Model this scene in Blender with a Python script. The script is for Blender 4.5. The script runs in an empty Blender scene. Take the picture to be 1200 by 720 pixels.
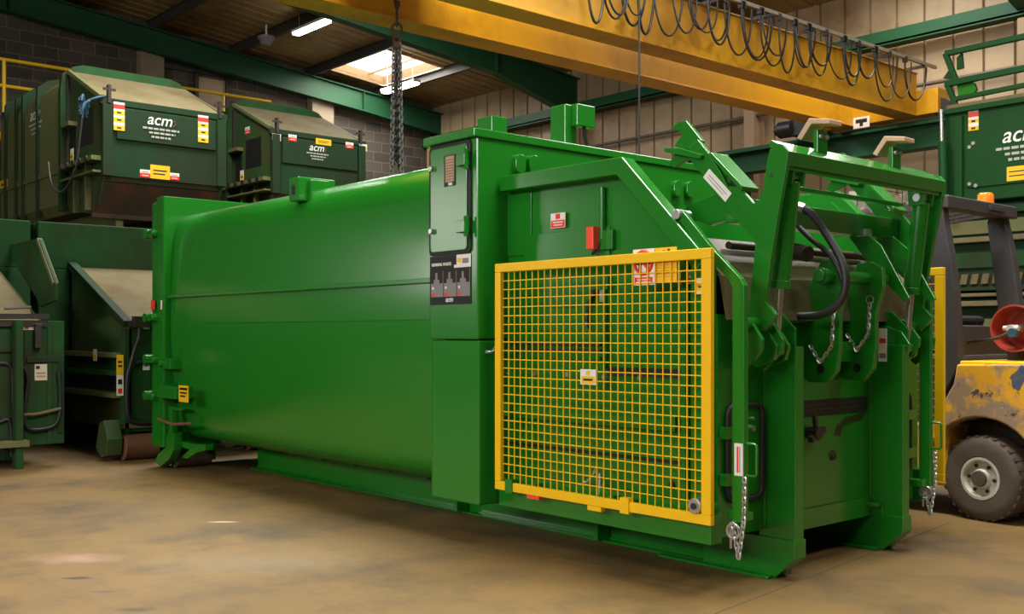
import bpy, bmesh, math, random
from mathutils import Vector, Matrix
random.seed(7)
S = bpy.context.scene
COL = S.collection
PI = math.pi

# ------------------------------------------------------------------ camera, world, light, exposure
F_PX, HORIZON = 1236.0, 390.0            # focal length and eye level in pixels of the 1200 x 720 frame
EYE = Vector((0.0, 0.0, 1.25))
FWD = Vector((-0.7537, 0.6574, 0.0)).normalized()
RGT = Vector((FWD.y, -FWD.x, 0.0))
cam_data = bpy.data.cameras.new('camera')
cam = bpy.data.objects.new('camera', cam_data)
COL.objects.link(cam)
cam.location = EYE
cam.rotation_euler = FWD.to_track_quat('-Z', 'Y').to_euler()
cam_data.sensor_width = 36.0
cam_data.lens = 36.0 * F_PX / 1200.0
cam_data.shift_y = (HORIZON - 360.0) / 1200.0
cam_data.clip_end = 200
S.camera = cam

S.view_settings.view_transform = 'Standard'
S.view_settings.look = 'None'
S.view_settings.exposure = 0.35
S.view_settings.gamma = 1.0
S.view_settings.use_curve_mapping = False

world = bpy.data.worlds.new('World')
S.world = world
world.use_nodes = True
bg = world.node_tree.nodes['Background']
bg.inputs[0].default_value = (0.80, 0.90, 1.0, 1)
bg.inputs[1].default_value = 0.6

YF_ = -12.0
SKY_TINT = (1.0, 0.98, 0.93)
def area(name, loc, size, power, rot=(0, 0, 0), color=SKY_TINT):
    d = bpy.data.lights.new(name, 'AREA')
    d.shape = 'RECTANGLE'
    d.size, d.size_y = size
    d.energy = power
    d.color = color
    o = bpy.data.objects.new(name, d)
    COL.objects.link(o)
    o.location = loc
    o.rotation_euler = rot
    return o
# daylight through the rooflights of the near roof slope and over the machine (the rooflight panels stand right above)
def roof_z(y):                            # underside of the roof sheeting
    return 8.06 - 0.10 * abs(y - 1.0)
ROOFLIGHTS = [(-18.6, 12.58, 2.1, 1.55, 140), (-12.6, 5.4, 1.7, 2.4, 380), (-6.6, 5.2, 1.7, 2.4, 480), (-2.6, 4.8, 1.7, 2.4, 480),
              (-12.6, -3.4, 1.7, 3.4, 50), (-7.6, -3.0, 1.7, 3.4, 70), (-2.6, -3.0, 1.7, 3.4, 90), (2.4, -2.0, 1.7, 3.4, 110),
              (-2.6, 10.5, 1.7, 2.6, 200), (2.4, 8.0, 1.7, 2.6, 200), (-12.9, 9.9, 1.7, 2.4, 120), (-7.6, 13.2, 1.7, 2.0, 140)]  # last two, unseen, are added to brighten the back wall and lift beam
for i, (lx, ly, sx, sy, pw) in enumerate(ROOFLIGHTS):
    area('rooflight_daylight', (lx, ly, roof_z(ly) - 0.12), (sx, sy), pw)

# daylight from the tall window in the gable wall, left of the aisle
WIN = (-9.6, -6.6, 2.6, 5.0)
area('window_daylight', (-20.2, (WIN[0] + WIN[1]) / 2, (WIN[2] + WIN[3]) / 2), (WIN[3] - WIN[2], WIN[1] - WIN[0]), 115, (0, -PI / 2, 0), (1.0, 0.96, 0.88))

# fill light added high on the unseen front wall to brighten the vertical faces
FILL_BAND = (-8.5, 2.5, 4.5, 6.4)
area('added_front_fill', ((FILL_BAND[0] + FILL_BAND[1]) / 2, YF_ + 0.06, (FILL_BAND[2] + FILL_BAND[3]) / 2), (FILL_BAND[1] - FILL_BAND[0], FILL_BAND[3] - FILL_BAND[2]), 1050, (PI / 2, 0, 0), (0.97, 0.98, 1.0))

# ------------------------------------------------------------------ measuring helper: the point on a plane of the site seen at a place in the photograph
def at(px, py, X=None, Y=None, Z=None):
    d = FWD + RGT * ((px - 600.0) / F_PX) + Vector((0, 0, (HORIZON - py) / F_PX))
    if X is not None: t = (X - EYE.x) / d.x
    elif Y is not None: t = (Y - EYE.y) / d.y
    else: t = (Z - EYE.z) / d.z
    return EYE + d * t
def xz(pts, Y):
    return [(p.x, p.z) for p in (at(a, b, Y=Y) for a, b in pts)]

# ------------------------------------------------------------------ materials
def lin(h):
    h = h.lstrip('#')
    c = [int(h[i:i + 2], 16) / 255 for i in (0, 2, 4)]
    return tuple((v / 12.92 if v <= 0.04045 else ((v + 0.055) / 1.055) ** 2.4) for v in c) + (1,)
MATS = {}
def new_mat(name):
    m = bpy.data.materials.new(name)
    m.use_nodes = True
    nt = m.node_tree
    return m, nt, nt.nodes['Principled BSDF']
def mat(name, color, rough=0.5, metal=0.0, coat=0.0, var=0.0, scale=6.0, bump=0.0, dirt=None, dirt_amt=0.45, emit=None):
    """procedural paint: colour, cloudy variation, optional dirt patches and a fine bump"""
    if name in MATS: return MATS[name]
    m, nt, b = new_mat(name)
    c = lin(color) if isinstance(color, str) else tuple(color) + (1,)
    b.inputs['Roughness'].default_value = rough
    b.inputs['Metallic'].default_value = metal
    b.inputs['Coat Weight'].default_value = coat
    b.inputs['Coat Roughness'].default_value = 0.12
    b.inputs['Base Color'].default_value = c
    tc = nt.nodes.new('ShaderNodeTexCoord')
    if var or dirt or bump:
        n = nt.nodes.new('ShaderNodeTexNoise')
        n.inputs['Scale'].default_value = scale
        n.inputs['Detail'].default_value = 6
        nt.links.new(tc.outputs['Object'], n.inputs['Vector'])
        rgb = nt.nodes.new('ShaderNodeMix'); rgb.data_type = 'RGBA'
        rgb.inputs['A'].default_value = tuple(v * (1 - var) for v in c[:3]) + (1,)
        rgb.inputs['B'].default_value = tuple(min(1, v * (1 + var)) for v in c[:3]) + (1,)
        nt.links.new(n.outputs['Fac'], rgb.inputs['Factor'])
        out = rgb.outputs['Result']
        if dirt:
            n2 = nt.nodes.new('ShaderNodeTexNoise')
            n2.inputs['Scale'].default_value = scale * 0.45
            n2.inputs['Detail'].default_value = 9
            n2.inputs['Roughness'].default_value = 0.7
            nt.links.new(tc.outputs['Object'], n2.inputs['Vector'])
            r = nt.nodes.new('ShaderNodeMapRange')
            r.inputs['From Min'].default_value = 0.62 - dirt_amt * 0.5
            r.inputs['From Max'].default_value = 0.72 - dirt_amt * 0.1
            nt.links.new(n2.outputs['Fac'], r.inputs['Value'])
            mx = nt.nodes.new('ShaderNodeMix'); mx.data_type = 'RGBA'
            nt.links.new(r.outputs['Result'], mx.inputs['Factor'])
            nt.links.new(out, mx.inputs['A'])
            mx.inputs['B'].default_value = lin(dirt)
            out = mx.outputs['Result']
        nt.links.new(out, b.inputs['Base Color'])
        if bump:
            bp = nt.nodes.new('ShaderNodeBump')
            bp.inputs['Strength'].default_value = bump
            bp.inputs['Distance'].default_value = 0.02
            nt.links.new(n.outputs['Fac'], bp.inputs['Height'])
            nt.links.new(bp.outputs['Normal'], b.inputs['Normal'])
    if emit:
        b.inputs['Emission Color'].default_value = c
        b.inputs['Emission Strength'].default_value = emit
    MATS[name] = m
    return m

GREEN = mat('fresh_green_gloss_paint', (0.010, 0.175, 0.011), 0.23, coat=0.3, var=0.06, scale=0.8, bump=0.012)
GREEN_DK = GREEN
YELLOW = mat('yellow_safety_paint', (0.90, 0.53, 0.004), 0.38, var=0.04)
CHROME = mat('chrome_rod', (0.80, 0.80, 0.82), 0.22, metal=1.0)
ZINC = mat('zinc_plated_steel', (0.58, 0.60, 0.62), 0.32, metal=0.9, var=0.15, scale=40)
STEEL_DK = mat('dark_oily_steel', (0.06, 0.05, 0.045), 0.45, metal=0.6, var=0.3, scale=20)
RUBBER = mat('black_rubber', (0.012, 0.012, 0.013), 0.5, var=0.2, scale=30)
WHITE = mat('white_label', (0.78, 0.76, 0.72), 0.5)
INK = mat('black_print', (0.01, 0.01, 0.01), 0.5)
GREYINK = mat('grey_print', (0.22, 0.21, 0.21), 0.5)
RED = mat('red_print', (0.75, 0.035, 0.02), 0.45)
SIGNYEL = mat('sign_yellow', (0.85, 0.50, 0.01), 0.45)
REDBOX = mat('red_switch_plastic', (0.85, 0.07, 0.03), 0.4)
OLD = mat('old_green_paint', (0.0080, 0.038, 0.013), 0.68, var=0.30, scale=3.0, dirt='#262a17', dirt_amt=0.42, bump=0.08)
OLDSIDE = mat('dusty_side_lit_green_paint', (0.110, 0.145, 0.050), 0.6, var=0.25, scale=2.5, dirt='#6b6040', dirt_amt=0.45, bump=0.06)  # dusty green, raised further in place of missing light on the side
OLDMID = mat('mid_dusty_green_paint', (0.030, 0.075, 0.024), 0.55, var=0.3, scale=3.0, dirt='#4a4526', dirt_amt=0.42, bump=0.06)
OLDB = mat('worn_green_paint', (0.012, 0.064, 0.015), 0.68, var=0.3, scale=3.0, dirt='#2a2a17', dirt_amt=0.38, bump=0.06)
OLDC = mat('deep_green_paint', (0.004, 0.050, 0.007), 0.5, var=0.15, scale=2.0)
DUST = mat('dusty_lid_paint', (0.155, 0.128, 0.066), 0.8, var=0.16, scale=2.2, dirt='#56472c', dirt_amt=0.35)
FLAP = mat('olive_flap_paint', (0.105, 0.092, 0.040), 0.35, var=0.3, scale=2.0, dirt='#2c2412', dirt_amt=0.4)  # olive beige tone with dark brown patches over the whole flap
CHAINST = mat('dull_chain_steel', (0.16, 0.15, 0.145), 0.45, metal=0.7, var=0.25, scale=30)
RUST = mat('rusty_plate', (0.035, 0.020, 0.012), 0.75, var=0.4, scale=5, dirt='#5c2c16', dirt_amt=0.38, bump=0.2)
RUSTROLL = mat('rusty_roller', (0.16, 0.065, 0.03), 0.7, var=0.35, scale=8, dirt='#6e4a34', dirt_amt=0.3)
GREYROLL = mat('worn_steel_roller', (0.13, 0.10, 0.085), 0.5, metal=0.4, var=0.3, scale=12)
CRANEY = mat('crane_yellow_paint', (0.62, 0.30, 0.006), 0.42, var=0.10, scale=1.5, dirt='#a06a0c', dirt_amt=0.25)
STRUCT = mat('structural_green_paint', (0.013, 0.066, 0.027), 0.5, var=0.15, scale=1.5)
PURLIN = mat('dark_purlin_steel', (0.035, 0.030, 0.026), 0.6, var=0.2)
BLACK = mat('black_cable', (0.012, 0.011, 0.011), 0.45)
TIMBER = mat('pale_timber_pad', (0.55, 0.38, 0.24), 0.65, var=0.2, scale=14)
BLUE = mat('blue_rope', (0.02, 0.075, 0.13), 0.7, var=0.3, scale=30)
HANDRAIL = mat('handrail_yellow_paint', (0.75, 0.45, 0.008), 0.45)
LAMP = mat('strip_lamp_diffuser', (0.95, 0.98, 1.0), 0.4, emit=14.0)
ROOFGLASS = mat('rooflight_sheet', (1.0, 0.93, 0.74), 0.5, emit=2.6)
CHARCOAL = mat('charcoal_guard_paint', (0.040, 0.038, 0.042), 0.55, var=0.3, scale=14, dirt='#3a312c', dirt_amt=0.3)
AMBER = mat('amber_beacon_lens', (0.95, 0.20, 0.008), 0.25)
TYRE = mat('dusty_tyre_rubber', (0.085, 0.066, 0.048), 0.8, var=0.35, scale=14, dirt='#4a3b2c', dirt_amt=0.4)
HUB = mat('scuffed_silver_hub', (0.62, 0.58, 0.52), 0.5, metal=0.3, var=0.3, scale=20)
REDGAS = mat('red_gas_bottle_paint', (0.42, 0.055, 0.04), 0.45, var=0.3, scale=9, dirt='#6e5850', dirt_amt=0.25)
BLUEPOST = mat('blue_post_paint', (0.014, 0.025, 0.085), 0.5)
CREAM = mat('cream_door_paint', (0.42, 0.30, 0.20), 0.55, var=0.1)
BLOCKPIER = mat('pale_blockwork', (0.26, 0.205, 0.135), 0.9, var=0.2, scale=6, bump=0.2)
CLADCOL = mat('cladding_column_tan', (0.30, 0.20, 0.11), 0.6, var=0.15)

for m_ in (OLD, OLDSIDE, OLDMID, OLDB, OLDC, DUST, STRUCT): m_.node_tree.nodes['Principled BSDF'].inputs['Specular IOR Level'].default_value = 0.22

def chipped_yellow():
    m, nt, b = new_mat('chipped_yellow_forklift_paint')
    tc = nt.nodes.new('ShaderNodeTexCoord')
    def noise(scale, det=8, rough=0.65, off=(0, 0, 0)):
        mp = nt.nodes.new('ShaderNodeMapping'); mp.inputs['Location'].default_value = off
        nt.links.new(tc.outputs['Object'], mp.inputs['Vector'])
        n = nt.nodes.new('ShaderNodeTexNoise')
        n.inputs['Scale'].default_value = scale; n.inputs['Detail'].default_value = det; n.inputs['Roughness'].default_value = rough
        nt.links.new(mp.outputs['Vector'], n.inputs['Vector'])
        return n
    def over(fac_noise, a, bb, prev, color):
        r = nt.nodes.new('ShaderNodeMapRange'); r.inputs['From Min'].default_value = a; r.inputs['From Max'].default_value = bb
        nt.links.new(fac_noise.outputs['Fac'], r.inputs['Value'])
        mx = nt.nodes.new('ShaderNodeMix'); mx.data_type = 'RGBA'
        nt.links.new(r.outputs['Result'], mx.inputs['Factor'])
        if isinstance(prev, tuple): mx.inputs['A'].default_value = prev
        else: nt.links.new(prev, mx.inputs['A'])
        mx.inputs['B'].default_value = color
        return mx.outputs['Result']
    o = over(noise(4), 0.3, 0.7, (0.62, 0.30, 0.010, 1), (0.78, 0.40, 0.015, 1))
    o = over(noise(2.6, off=(3, 1, 2)), 0.45, 0.53, o, (0.28, 0.20, 0.13, 1))
    o = over(noise(9, off=(1, 7, 2)), 0.60, 0.64, o, (0.06, 0.05, 0.05, 1))
    o = over(noise(7, off=(8, 2, 5)), 0.64, 0.67, o, (0.55, 0.50, 0.46, 1))
    nt.links.new(o, b.inputs['Base Color'])
    b.inputs['Roughness'].default_value = 0.55
    return m
FORKY = chipped_yellow()

def floor_mat():
    m, nt, b = new_mat('worn_concrete_floor')
    tc = nt.nodes.new('ShaderNodeTexCoord')
    L = nt.links.new
    def noise(scale, det=6, rough=0.6, stretch=(1, 1, 1)):
        mp = nt.nodes.new('ShaderNodeMapping'); mp.inputs['Scale'].default_value = stretch
        L(tc.outputs['Object'], mp.inputs['Vector'])
        n = nt.nodes.new('ShaderNodeTexNoise')
        n.inputs['Scale'].default_value = scale; n.inputs['Detail'].default_value = det; n.inputs['Roughness'].default_value = rough
        L(mp.outputs['Vector'], n.inputs['Vector'])
        return n.outputs['Fac']
    def rng(v, a, c):
        r = nt.nodes.new('ShaderNodeMapRange'); r.inputs['From Min'].default_value = a; r.inputs['From Max'].default_value = c
        L(v, r.inputs['Value']); return r.outputs['Result']
    def mix(f, A, B):
        mx = nt.nodes.new('ShaderNodeMix'); mx.data_type = 'RGBA'
        L(f, mx.inputs['Factor'])
        for k, v in (('A', A), ('B', B)):
            if isinstance(v, tuple): mx.inputs[k].default_value = v
            else: L(v, mx.inputs[k])
        return mx.outputs['Result']
    o = mix(rng(noise(0.45, 8), 0.35, 0.68), (0.232, 0.138, 0.040, 1), (0.148, 0.089, 0.028, 1))
    o = mix(rng(noise(1.4, 9, 0.7), 0.46, 0.70), o, (0.074, 0.050, 0.023, 1))
    o = mix(rng(noise(0.8, 9, 0.7, (0.5, 2.2, 1)), 0.60, 0.78), o, (0.300, 0.205, 0.098, 1))
    o = mix(rng(noise(0.55, 5, 0.6, (1.3, 0.35, 1)), 0.60, 0.72), o, (0.240, 0.130, 0.040, 1))
    o = mix(rng(noise(30, 4, 0.7), 0.66, 0.72), o, (0.12, 0.085, 0.05, 1))
    # marks with a shape of their own
    def spot(p, rx, ry, ang, color, prev, soft=0.5, amt=0.9):
        mp = nt.nodes.new('ShaderNodeMapping'); mp.vector_type = 'TEXTURE'
        mp.inputs['Location'].default_value = (p.x, p.y, 0); mp.inputs['Rotation'].default_value = (0, 0, ang)
        mp.inputs['Scale'].default_value = (rx, ry, 1)
        L(tc.outputs['Object'], mp.inputs['Vector'])
        n = nt.nodes.new('ShaderNodeTexNoise'); n.inputs['Scale'].default_value = 9; n.inputs['Detail'].default_value = 4
        L(tc.outputs['Object'], n.inputs['Vector'])
        ln = nt.nodes.new('ShaderNodeVectorMath'); ln.operation = 'LENGTH'; L(mp.outputs['Vector'], ln.inputs[0])
        ad = nt.nodes.new('ShaderNodeMath'); ad.operation = 'MULTIPLY_ADD'
        L(n.outputs['Fac'], ad.inputs[0]); ad.inputs[1].default_value = 1.3; L(ln.outputs['Value'], ad.inputs[2])
        r = nt.nodes.new('ShaderNodeMapRange'); r.inputs['From Min'].default_value = 1.65; r.inputs['From Max'].default_value = 1.65 - soft
        r.inputs['To Max'].default_value = amt
        L(ad.outputs['Value'], r.inputs['Value'])
        return mix(r.outputs['Result'], prev, color)
    g = math.atan2(RGT.y, RGT.x)
    o = spot(at(88, 678, Z=0), 0.10, 0.035, g, (0.035, 0.028, 0.022, 1), o)
    o = spot(at(125, 694, Z=0), 0.09, 0.03, g, (0.08, 0.06, 0.04, 1), o, 0.7, 0.7)
    o = spot(at(165, 593, Z=0), 0.35, 0.06, g, (0.13, 0.095, 0.05, 1), o, 0.8, 0.8)
    o = spot(at(15, 608, Z=0), 0.20, 0.10, g, (0.16, 0.11, 0.06, 1), o, 0.8, 0.8)
    o = spot(at(90, 655, Z=0), 0.28, 0.18, g, (0.40, 0.24, 0.16, 1), o, 0.9, 0.7)
    o = spot(at(300, 660, Z=0), 0.75, 0.30, g, (0.19, 0.15, 0.10, 1), o, 1.2, 0.75)
    o = spot(at(160, 715, Z=0), 0.10, 0.05, g, (0.06, 0.045, 0.03, 1), o, 0.6, 0.8)
    o = spot(at(650, 656, Z=0), 0.05, 0.02, g, (0.62, 0.13, 0.06, 1), o, 0.6, 0.8)
    o = spot(at(846, 670, Z=0), 0.05, 0.015, g, (0.50, 0.02, 0.02, 1), o, 0.6, 0.9)
    o = spot(at(262, 612, Z=0), 0.12, 0.03, g, (0.60, 0.45, 0.26, 1), o, 0.8, 0.8)
    L(o, b.inputs['Base Color'])
    rr = nt.nodes.new('ShaderNodeMapRange'); rr.inputs['To Min'].default_value = 0.42; rr.inputs['To Max'].default_value = 0.70
    L(noise(1.1, 6), rr.inputs['Value']); L(rr.outputs['Result'], b.inputs['Roughness'])
    bp = nt.nodes.new('ShaderNodeBump'); bp.inputs['Strength'].default_value = 0.12; bp.inputs['Distance'].default_value = 0.02
    L(noise(5, 8), bp.inputs['Height']); L(bp.outputs['Normal'], b.inputs['Normal'])
    return m
FLOOR = floor_mat()

def block_mat():
    m, nt, b = new_mat('painted_blockwork_wall')
    L = nt.links.new
    tc = nt.nodes.new('ShaderNodeTexCoord')
    sp = nt.nodes.new('ShaderNodeSeparateXYZ'); L(tc.outputs['Object'], sp.inputs[0])
    cb = nt.nodes.new('ShaderNodeCombineXYZ'); L(sp.outputs['Y'], cb.inputs[0]); L(sp.outputs['Z'], cb.inputs[1])
    br = nt.nodes.new('ShaderNodeTexBrick')
    br.inputs['Scale'].default_value = 1.0
    br.inputs['Brick Width'].default_value = 0.45; br.inputs['Row Height'].default_value = 0.225
    br.inputs['Mortar Size'].default_value = 0.011; br.inputs['Mortar Smooth'].default_value = 0.3
    br.inputs['Color1'].default_value = (0.105, 0.092, 0.075, 1); br.inputs['Color2'].default_value = (0.060, 0.056, 0.052, 1)
    br.inputs['Mortar'].default_value = (0.19, 0.15, 0.095, 1)
    L(cb.outputs[0], br.inputs['Vector'])
    n = nt.nodes.new('ShaderNodeTexNoise'); n.inputs['Scale'].default_value = 1.3; n.inputs['Detail'].default_value = 8
    L(tc.outputs['Object'], n.inputs['Vector'])
    mx = nt.nodes.new('ShaderNodeMix'); mx.data_type = 'RGBA'; mx.blend_type = 'MULTIPLY'; mx.inputs['Factor'].default_value = 0.7
    L(br.outputs['Color'], mx.inputs['A']); 
    r = nt.nodes.new('ShaderNodeValToRGB'); r.color_ramp.elements[0].color = (0.5, 0.45, 0.4, 1); r.color_ramp.elements[1].color = (1.3, 1.2, 1.05, 1)
    L(n.outputs['Fac'], r.inputs['Fac']); L(r.outputs['Color'], mx.inputs['B'])
    L(mx.outputs['Result'], b.inputs['Base Color'])
    b.inputs['Roughness'].default_value = 0.9
    bp = nt.nodes.new('ShaderNodeBump'); bp.inputs['Strength'].default_value = 0.5; bp.inputs['Distance'].default_value = 0.01; bp.invert = True
    L(br.outputs['Fac'], bp.inputs['Height']); L(bp.outputs['Normal'], b.inputs['Normal'])
    return m
BLOCK = block_mat()
CLAD = mat('beige_wall_cladding', (0.37, 0.265, 0.155), 0.55, var=0.12, scale=0.8, dirt='#70522f', dirt_amt=0.32)
ROOF = mat('tan_roof_lining', (0.31, 0.205, 0.085), 0.6, var=0.2, scale=1.2, dirt='#6a4c22', dirt_amt=0.4)

def bale_mat():
    m, nt, b = new_mat('crumpled_waste_patches')
    L = nt.links.new
    tc = nt.nodes.new('ShaderNodeTexCoord')
    v = nt.nodes.new('ShaderNodeTexVoronoi'); v.inputs['Scale'].default_value = 9
    n = nt.nodes.new('ShaderNodeTexNoise'); n.inputs['Scale'].default_value = 6; n.inputs['Detail'].default_value = 5
    L(tc.outputs['Object'], n.inputs['Vector'])
    mxv = nt.nodes.new('ShaderNodeMix'); mxv.data_type = 'RGBA'; mxv.inputs['Factor'].default_value = 0.25
    L(tc.outputs['Object'], mxv.inputs['A']); L(n.outputs['Color'], mxv.inputs['B']); L(mxv.outputs['Result'], v.inputs['Vector'])
    sep = nt.nodes.new('ShaderNodeSeparateColor'); L(v.outputs['Color'], sep.inputs[0])
    r = nt.nodes.new('ShaderNodeValToRGB'); e = r.color_ramp.elements
    e[0].color = (0.07, 0.055, 0.05, 1); e[1].color = (0.50, 0.46, 0.42, 1)
    for pos, c in ((0.3, (0.22, 0.17, 0.13, 1)), (0.5, (0.42, 0.38, 0.34, 1)), (0.65, (0.16, 0.15, 0.15, 1)), (0.8, (0.34, 0.24, 0.16, 1))):
        k = e.new(pos); k.color = c
    L(sep.outputs[0], r.inputs['Fac']); L(r.outputs['Color'], b.inputs['Base Color'])
    b.inputs['Roughness'].default_value = 0.6
    return m
BALE = bale_mat()

# ------------------------------------------------------------------ mesh helpers
class MB:
    """collects shapes in site coordinates; build() links them as ONE mesh object"""
    def __init__(s):
        s.bm = bmesh.new(); s.mi = 0
    def face(s, vs):
        try:
            f = s.bm.faces.new(vs); f.material_index = s.mi; return f
        except ValueError: return None
    def box(s, x0, x1, y0, y1, z0, z1, m=None):
        v = [s.bm.verts.new(p) for p in ((x0, y0, z0), (x1, y0, z0), (x1, y1, z0), (x0, y1, z0), (x0, y0, z1), (x1, y0, z1), (x1, y1, z1), (x0, y1, z1))]
        if m is not None:
            for q in v: q.co = m @ q.co
        for f in ((3, 2, 1, 0), (4, 5, 6, 7), (0, 1, 5, 4), (1, 2, 6, 5), (2, 3, 7, 6), (3, 0, 4, 7)): s.face([v[i] for i in f])
        return s
    def bar(s, p, q, w, h, up=(0, 0, 1)):
        """square bar from p to q: w across, h along 'up'"""
        p, q = Vector(p), Vector(q); d = (q - p); l = d.length; d.normalize()
        side = d.cross(Vector(up)).normalized(); u = side.cross(d)
        m = Matrix(((d.x, side.x, u.x, p.x), (d.y, side.y, u.y, p.y), (d.z, side.z, u.z, p.z), (0, 0, 0, 1)))
        return s.box(0, l, -w / 2, w / 2, -h / 2, h / 2, m)
    def prism(s, poly, axis, a0, a1):
        """polygon extruded along an axis: 'Y' takes (x, z) pairs, 'X' takes (y, z), 'Z' takes (x, y)"""
        mk = {'Y': lambda p, a: (p[0], a, p[1]), 'X': lambda p, a: (a, p[0], p[1]), 'Z': lambda p, a: (p[0], p[1], a)}[axis]
        A = [s.bm.verts.new(mk(p, a0)) for p in poly]; B = [s.bm.verts.new(mk(p, a1)) for p in poly]
        n = len(poly)
        s.face(A); s.face(B[::-1])
        for i in range(n): s.face([A[i], B[i], B[(i + 1) % n], A[(i + 1) % n]])
        return s
    def sheet(s, prof, axis, a0, a1, t):
        """open bent sheet of thickness t from a line of points (same pairs as prism)"""
        up = []; n = len(prof)
        for i, p in enumerate(prof):
            a = Vector(prof[max(0, i - 1)]); b = Vector(prof[min(n - 1, i + 1)]); d = (b - a).normalized()
            up.append((p[0] - d.y * t, p[1] + d.x * t))
        mk = {'Y': lambda p, a: (p[0], a, p[1]), 'X': lambda p, a: (a, p[0], p[1])}[axis]
        R = [[s.bm.verts.new(mk(p, a)) for p in L] for L, a in ((prof, a0), (prof, a1), (up, a0), (up, a1))]
        for i in range(n - 1):
            s.face([R[0][i], R[0][i + 1], R[1][i + 1], R[1][i]]); s.face([R[2][i], R[3][i], R[3][i + 1], R[2][i + 1]])
            s.face([R[0][i], R[2][i], R[2][i + 1], R[0][i + 1]]); s.face([R[1][i], R[1][i + 1], R[3][i + 1], R[3][i]])
        for i in (0, n - 1): s.face([R[0][i], R[1][i], R[3][i], R[2][i]])
        return s
    def cyl(s, p, q, r0, r1=None, n=16):
        r1 = r0 if r1 is None else r1
        p, q = Vector(p), Vector(q); d = (q - p).normalized()
        u = d.orthogonal().normalized(); w = d.cross(u)
        A = [s.bm.verts.new(p + (u * math.cos(t) + w * math.sin(t)) * r0) for t in (2 * PI * i / n for i in range(n))]
        B = [s.bm.verts.new(q + (u * math.cos(t) + w * math.sin(t)) * r1) for t in (2 * PI * i / n for i in range(n))]
        s.face(A[::-1]); s.face(B)
        for i in range(n): s.face([A[i], A[(i + 1) % n], B[(i + 1) % n], B[i]])
        return s
    def lathe(s, c, axis, prof, n=32):
        """rings (distance along axis, radius) about a centre; open ends are capped"""
        c = Vector(c); d = Vector(axis).normalized(); u = d.orthogonal().normalized(); w = d.cross(u)
        R = [[s.bm.verts.new(c + d * h + (u * math.cos(t) + w * math.sin(t)) * r) for t in (2 * PI * i / n for i in range(n))] for h, r in prof]
        for a, b in zip(R, R[1:]):
            for i in range(n): s.face([a[i], a[(i + 1) % n], b[(i + 1) % n], b[i]])
        s.face(R[0][::-1]); s.face(R[-1])
        return s
    def tube(s, pts, r, n=8, closed=False):
        pts = [Vector(p) for p in pts]; k = len(pts); rings = []
        prev = None
        for i, p in enumerate(pts):
            if closed: d = (pts[(i + 1) % k] - pts[i - 1]).normalized()
            else: d = (pts[min(k - 1, i + 1)] - pts[max(0, i - 1)]).normalized()
            if prev is None: u = d.orthogonal().normalized()
            else:
                u = prev - d * prev.dot(d)
                u = u.normalized() if u.length > 1e-6 else d.orthogonal().normalized()
            prev = u; w = d.cross(u)
            rings.append([s.bm.verts.new(p + (u * math.cos(t) + w * math.sin(t)) * r) for t in (2 * PI * j / n for j in range(n))])
        for a, b in zip(rings, rings[1:] + ([rings[0]] if closed else [])):
            for j in range(n): s.face([a[j], a[(j + 1) % n], b[(j + 1) % n], b[j]])
        if not closed: s.face(rings[0][::-1]); s.face(rings[-1])
        return s
    def ball(s, c, r, n=12):
        bmesh.ops.create_uvsphere(s.bm, u_segments=n, v_segments=n // 2 + 2, radius=r, matrix=Matrix.Translation(Vector(c)))
        return s
    def build(s, name, m, parent=None, bevel=0.0, smooth=None, origin=None, seg=2):
        bmesh.ops.recalc_face_normals(s.bm, faces=s.bm.faces)
        o0 = Vector((0, 0, 0))
        if parent is not None: o0 = base_of(parent)
        elif origin is not None: o0 = Vector(origin)
        if o0.length: bmesh.ops.translate(s.bm, verts=s.bm.verts, vec=-o0)
        me = bpy.data.meshes.new(name); s.bm.to_mesh(me); s.bm.free()
        for k in (m if isinstance(m, (list, tuple)) else [m]): me.materials.append(k)
        if smooth is not None:
            me.shade_smooth(); me.set_sharp_from_angle(angle=math.radians(smooth))
        o = bpy.data.objects.new(name, me); COL.objects.link(o)
        if parent is not None: o.parent = parent
        elif origin is not None: o.location = o0
        if bevel:
            b = o.modifiers.new('bevel', 'BEVEL'); b.width = bevel; b.segments = seg; b.limit_method = 'ANGLE'; b.angle_limit = math.radians(40)
        return o
def base_of(o):
    v = Vector(o.location)
    while o.parent: o = o.parent; v += Vector(o.location)
    return v
def tag(o, label=None, cat=None, group=None, kind=None):
    if label: o['label'] = label
    if cat: o['category'] = cat
    if group: o['group'] = group
    if kind: o['kind'] = kind
    return o
def thing(name, loc, label, cat, group=None):
    o = bpy.data.objects.new(name, None); COL.objects.link(o); o.location = loc
    o.empty_display_size = 0.2
    return tag(o, label, cat, group)
def struct(name, mb, m, bevel=0.0, smooth=None):
    return tag(mb.build(name, m, None, bevel, smooth), kind='structure')
def kids(o): return [c for c in bpy.data.objects if c.parent == o]
def copy_tree(o, parent=None):
    c = o.copy(); COL.objects.link(c); c.parent = parent
    for k in kids(o): copy_tree(k, c)
    return c
def arc(c, r, a0, a1, n):
    return [(c[0] + r * math.cos(math.radians(a0 + (a1 - a0) * i / n)), c[1] + r * math.sin(math.radians(a0 + (a1 - a0) * i / n))) for i in range(n + 1)]
def rrect(x0, x1, z0, z1, r, n=5):
    return arc((x1 - r, z1 - r), r, 0, 90, n) + arc((x0 + r, z1 - r), r, 90, 180, n) + arc((x0 + r, z0 + r), r, 180, 270, n) + arc((x1 - r, z0 + r), r, 270, 360, n)
def bez(p0, p1, p2, p3, n=16):
    p0, p1, p2, p3 = map(Vector, (p0, p1, p2, p3))
    return [p0 * (1 - t) ** 3 + p1 * 3 * t * (1 - t) ** 2 + p2 * 3 * t * t * (1 - t) + p3 * t ** 3 for t in (i / n for i in range(n + 1))]
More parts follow.
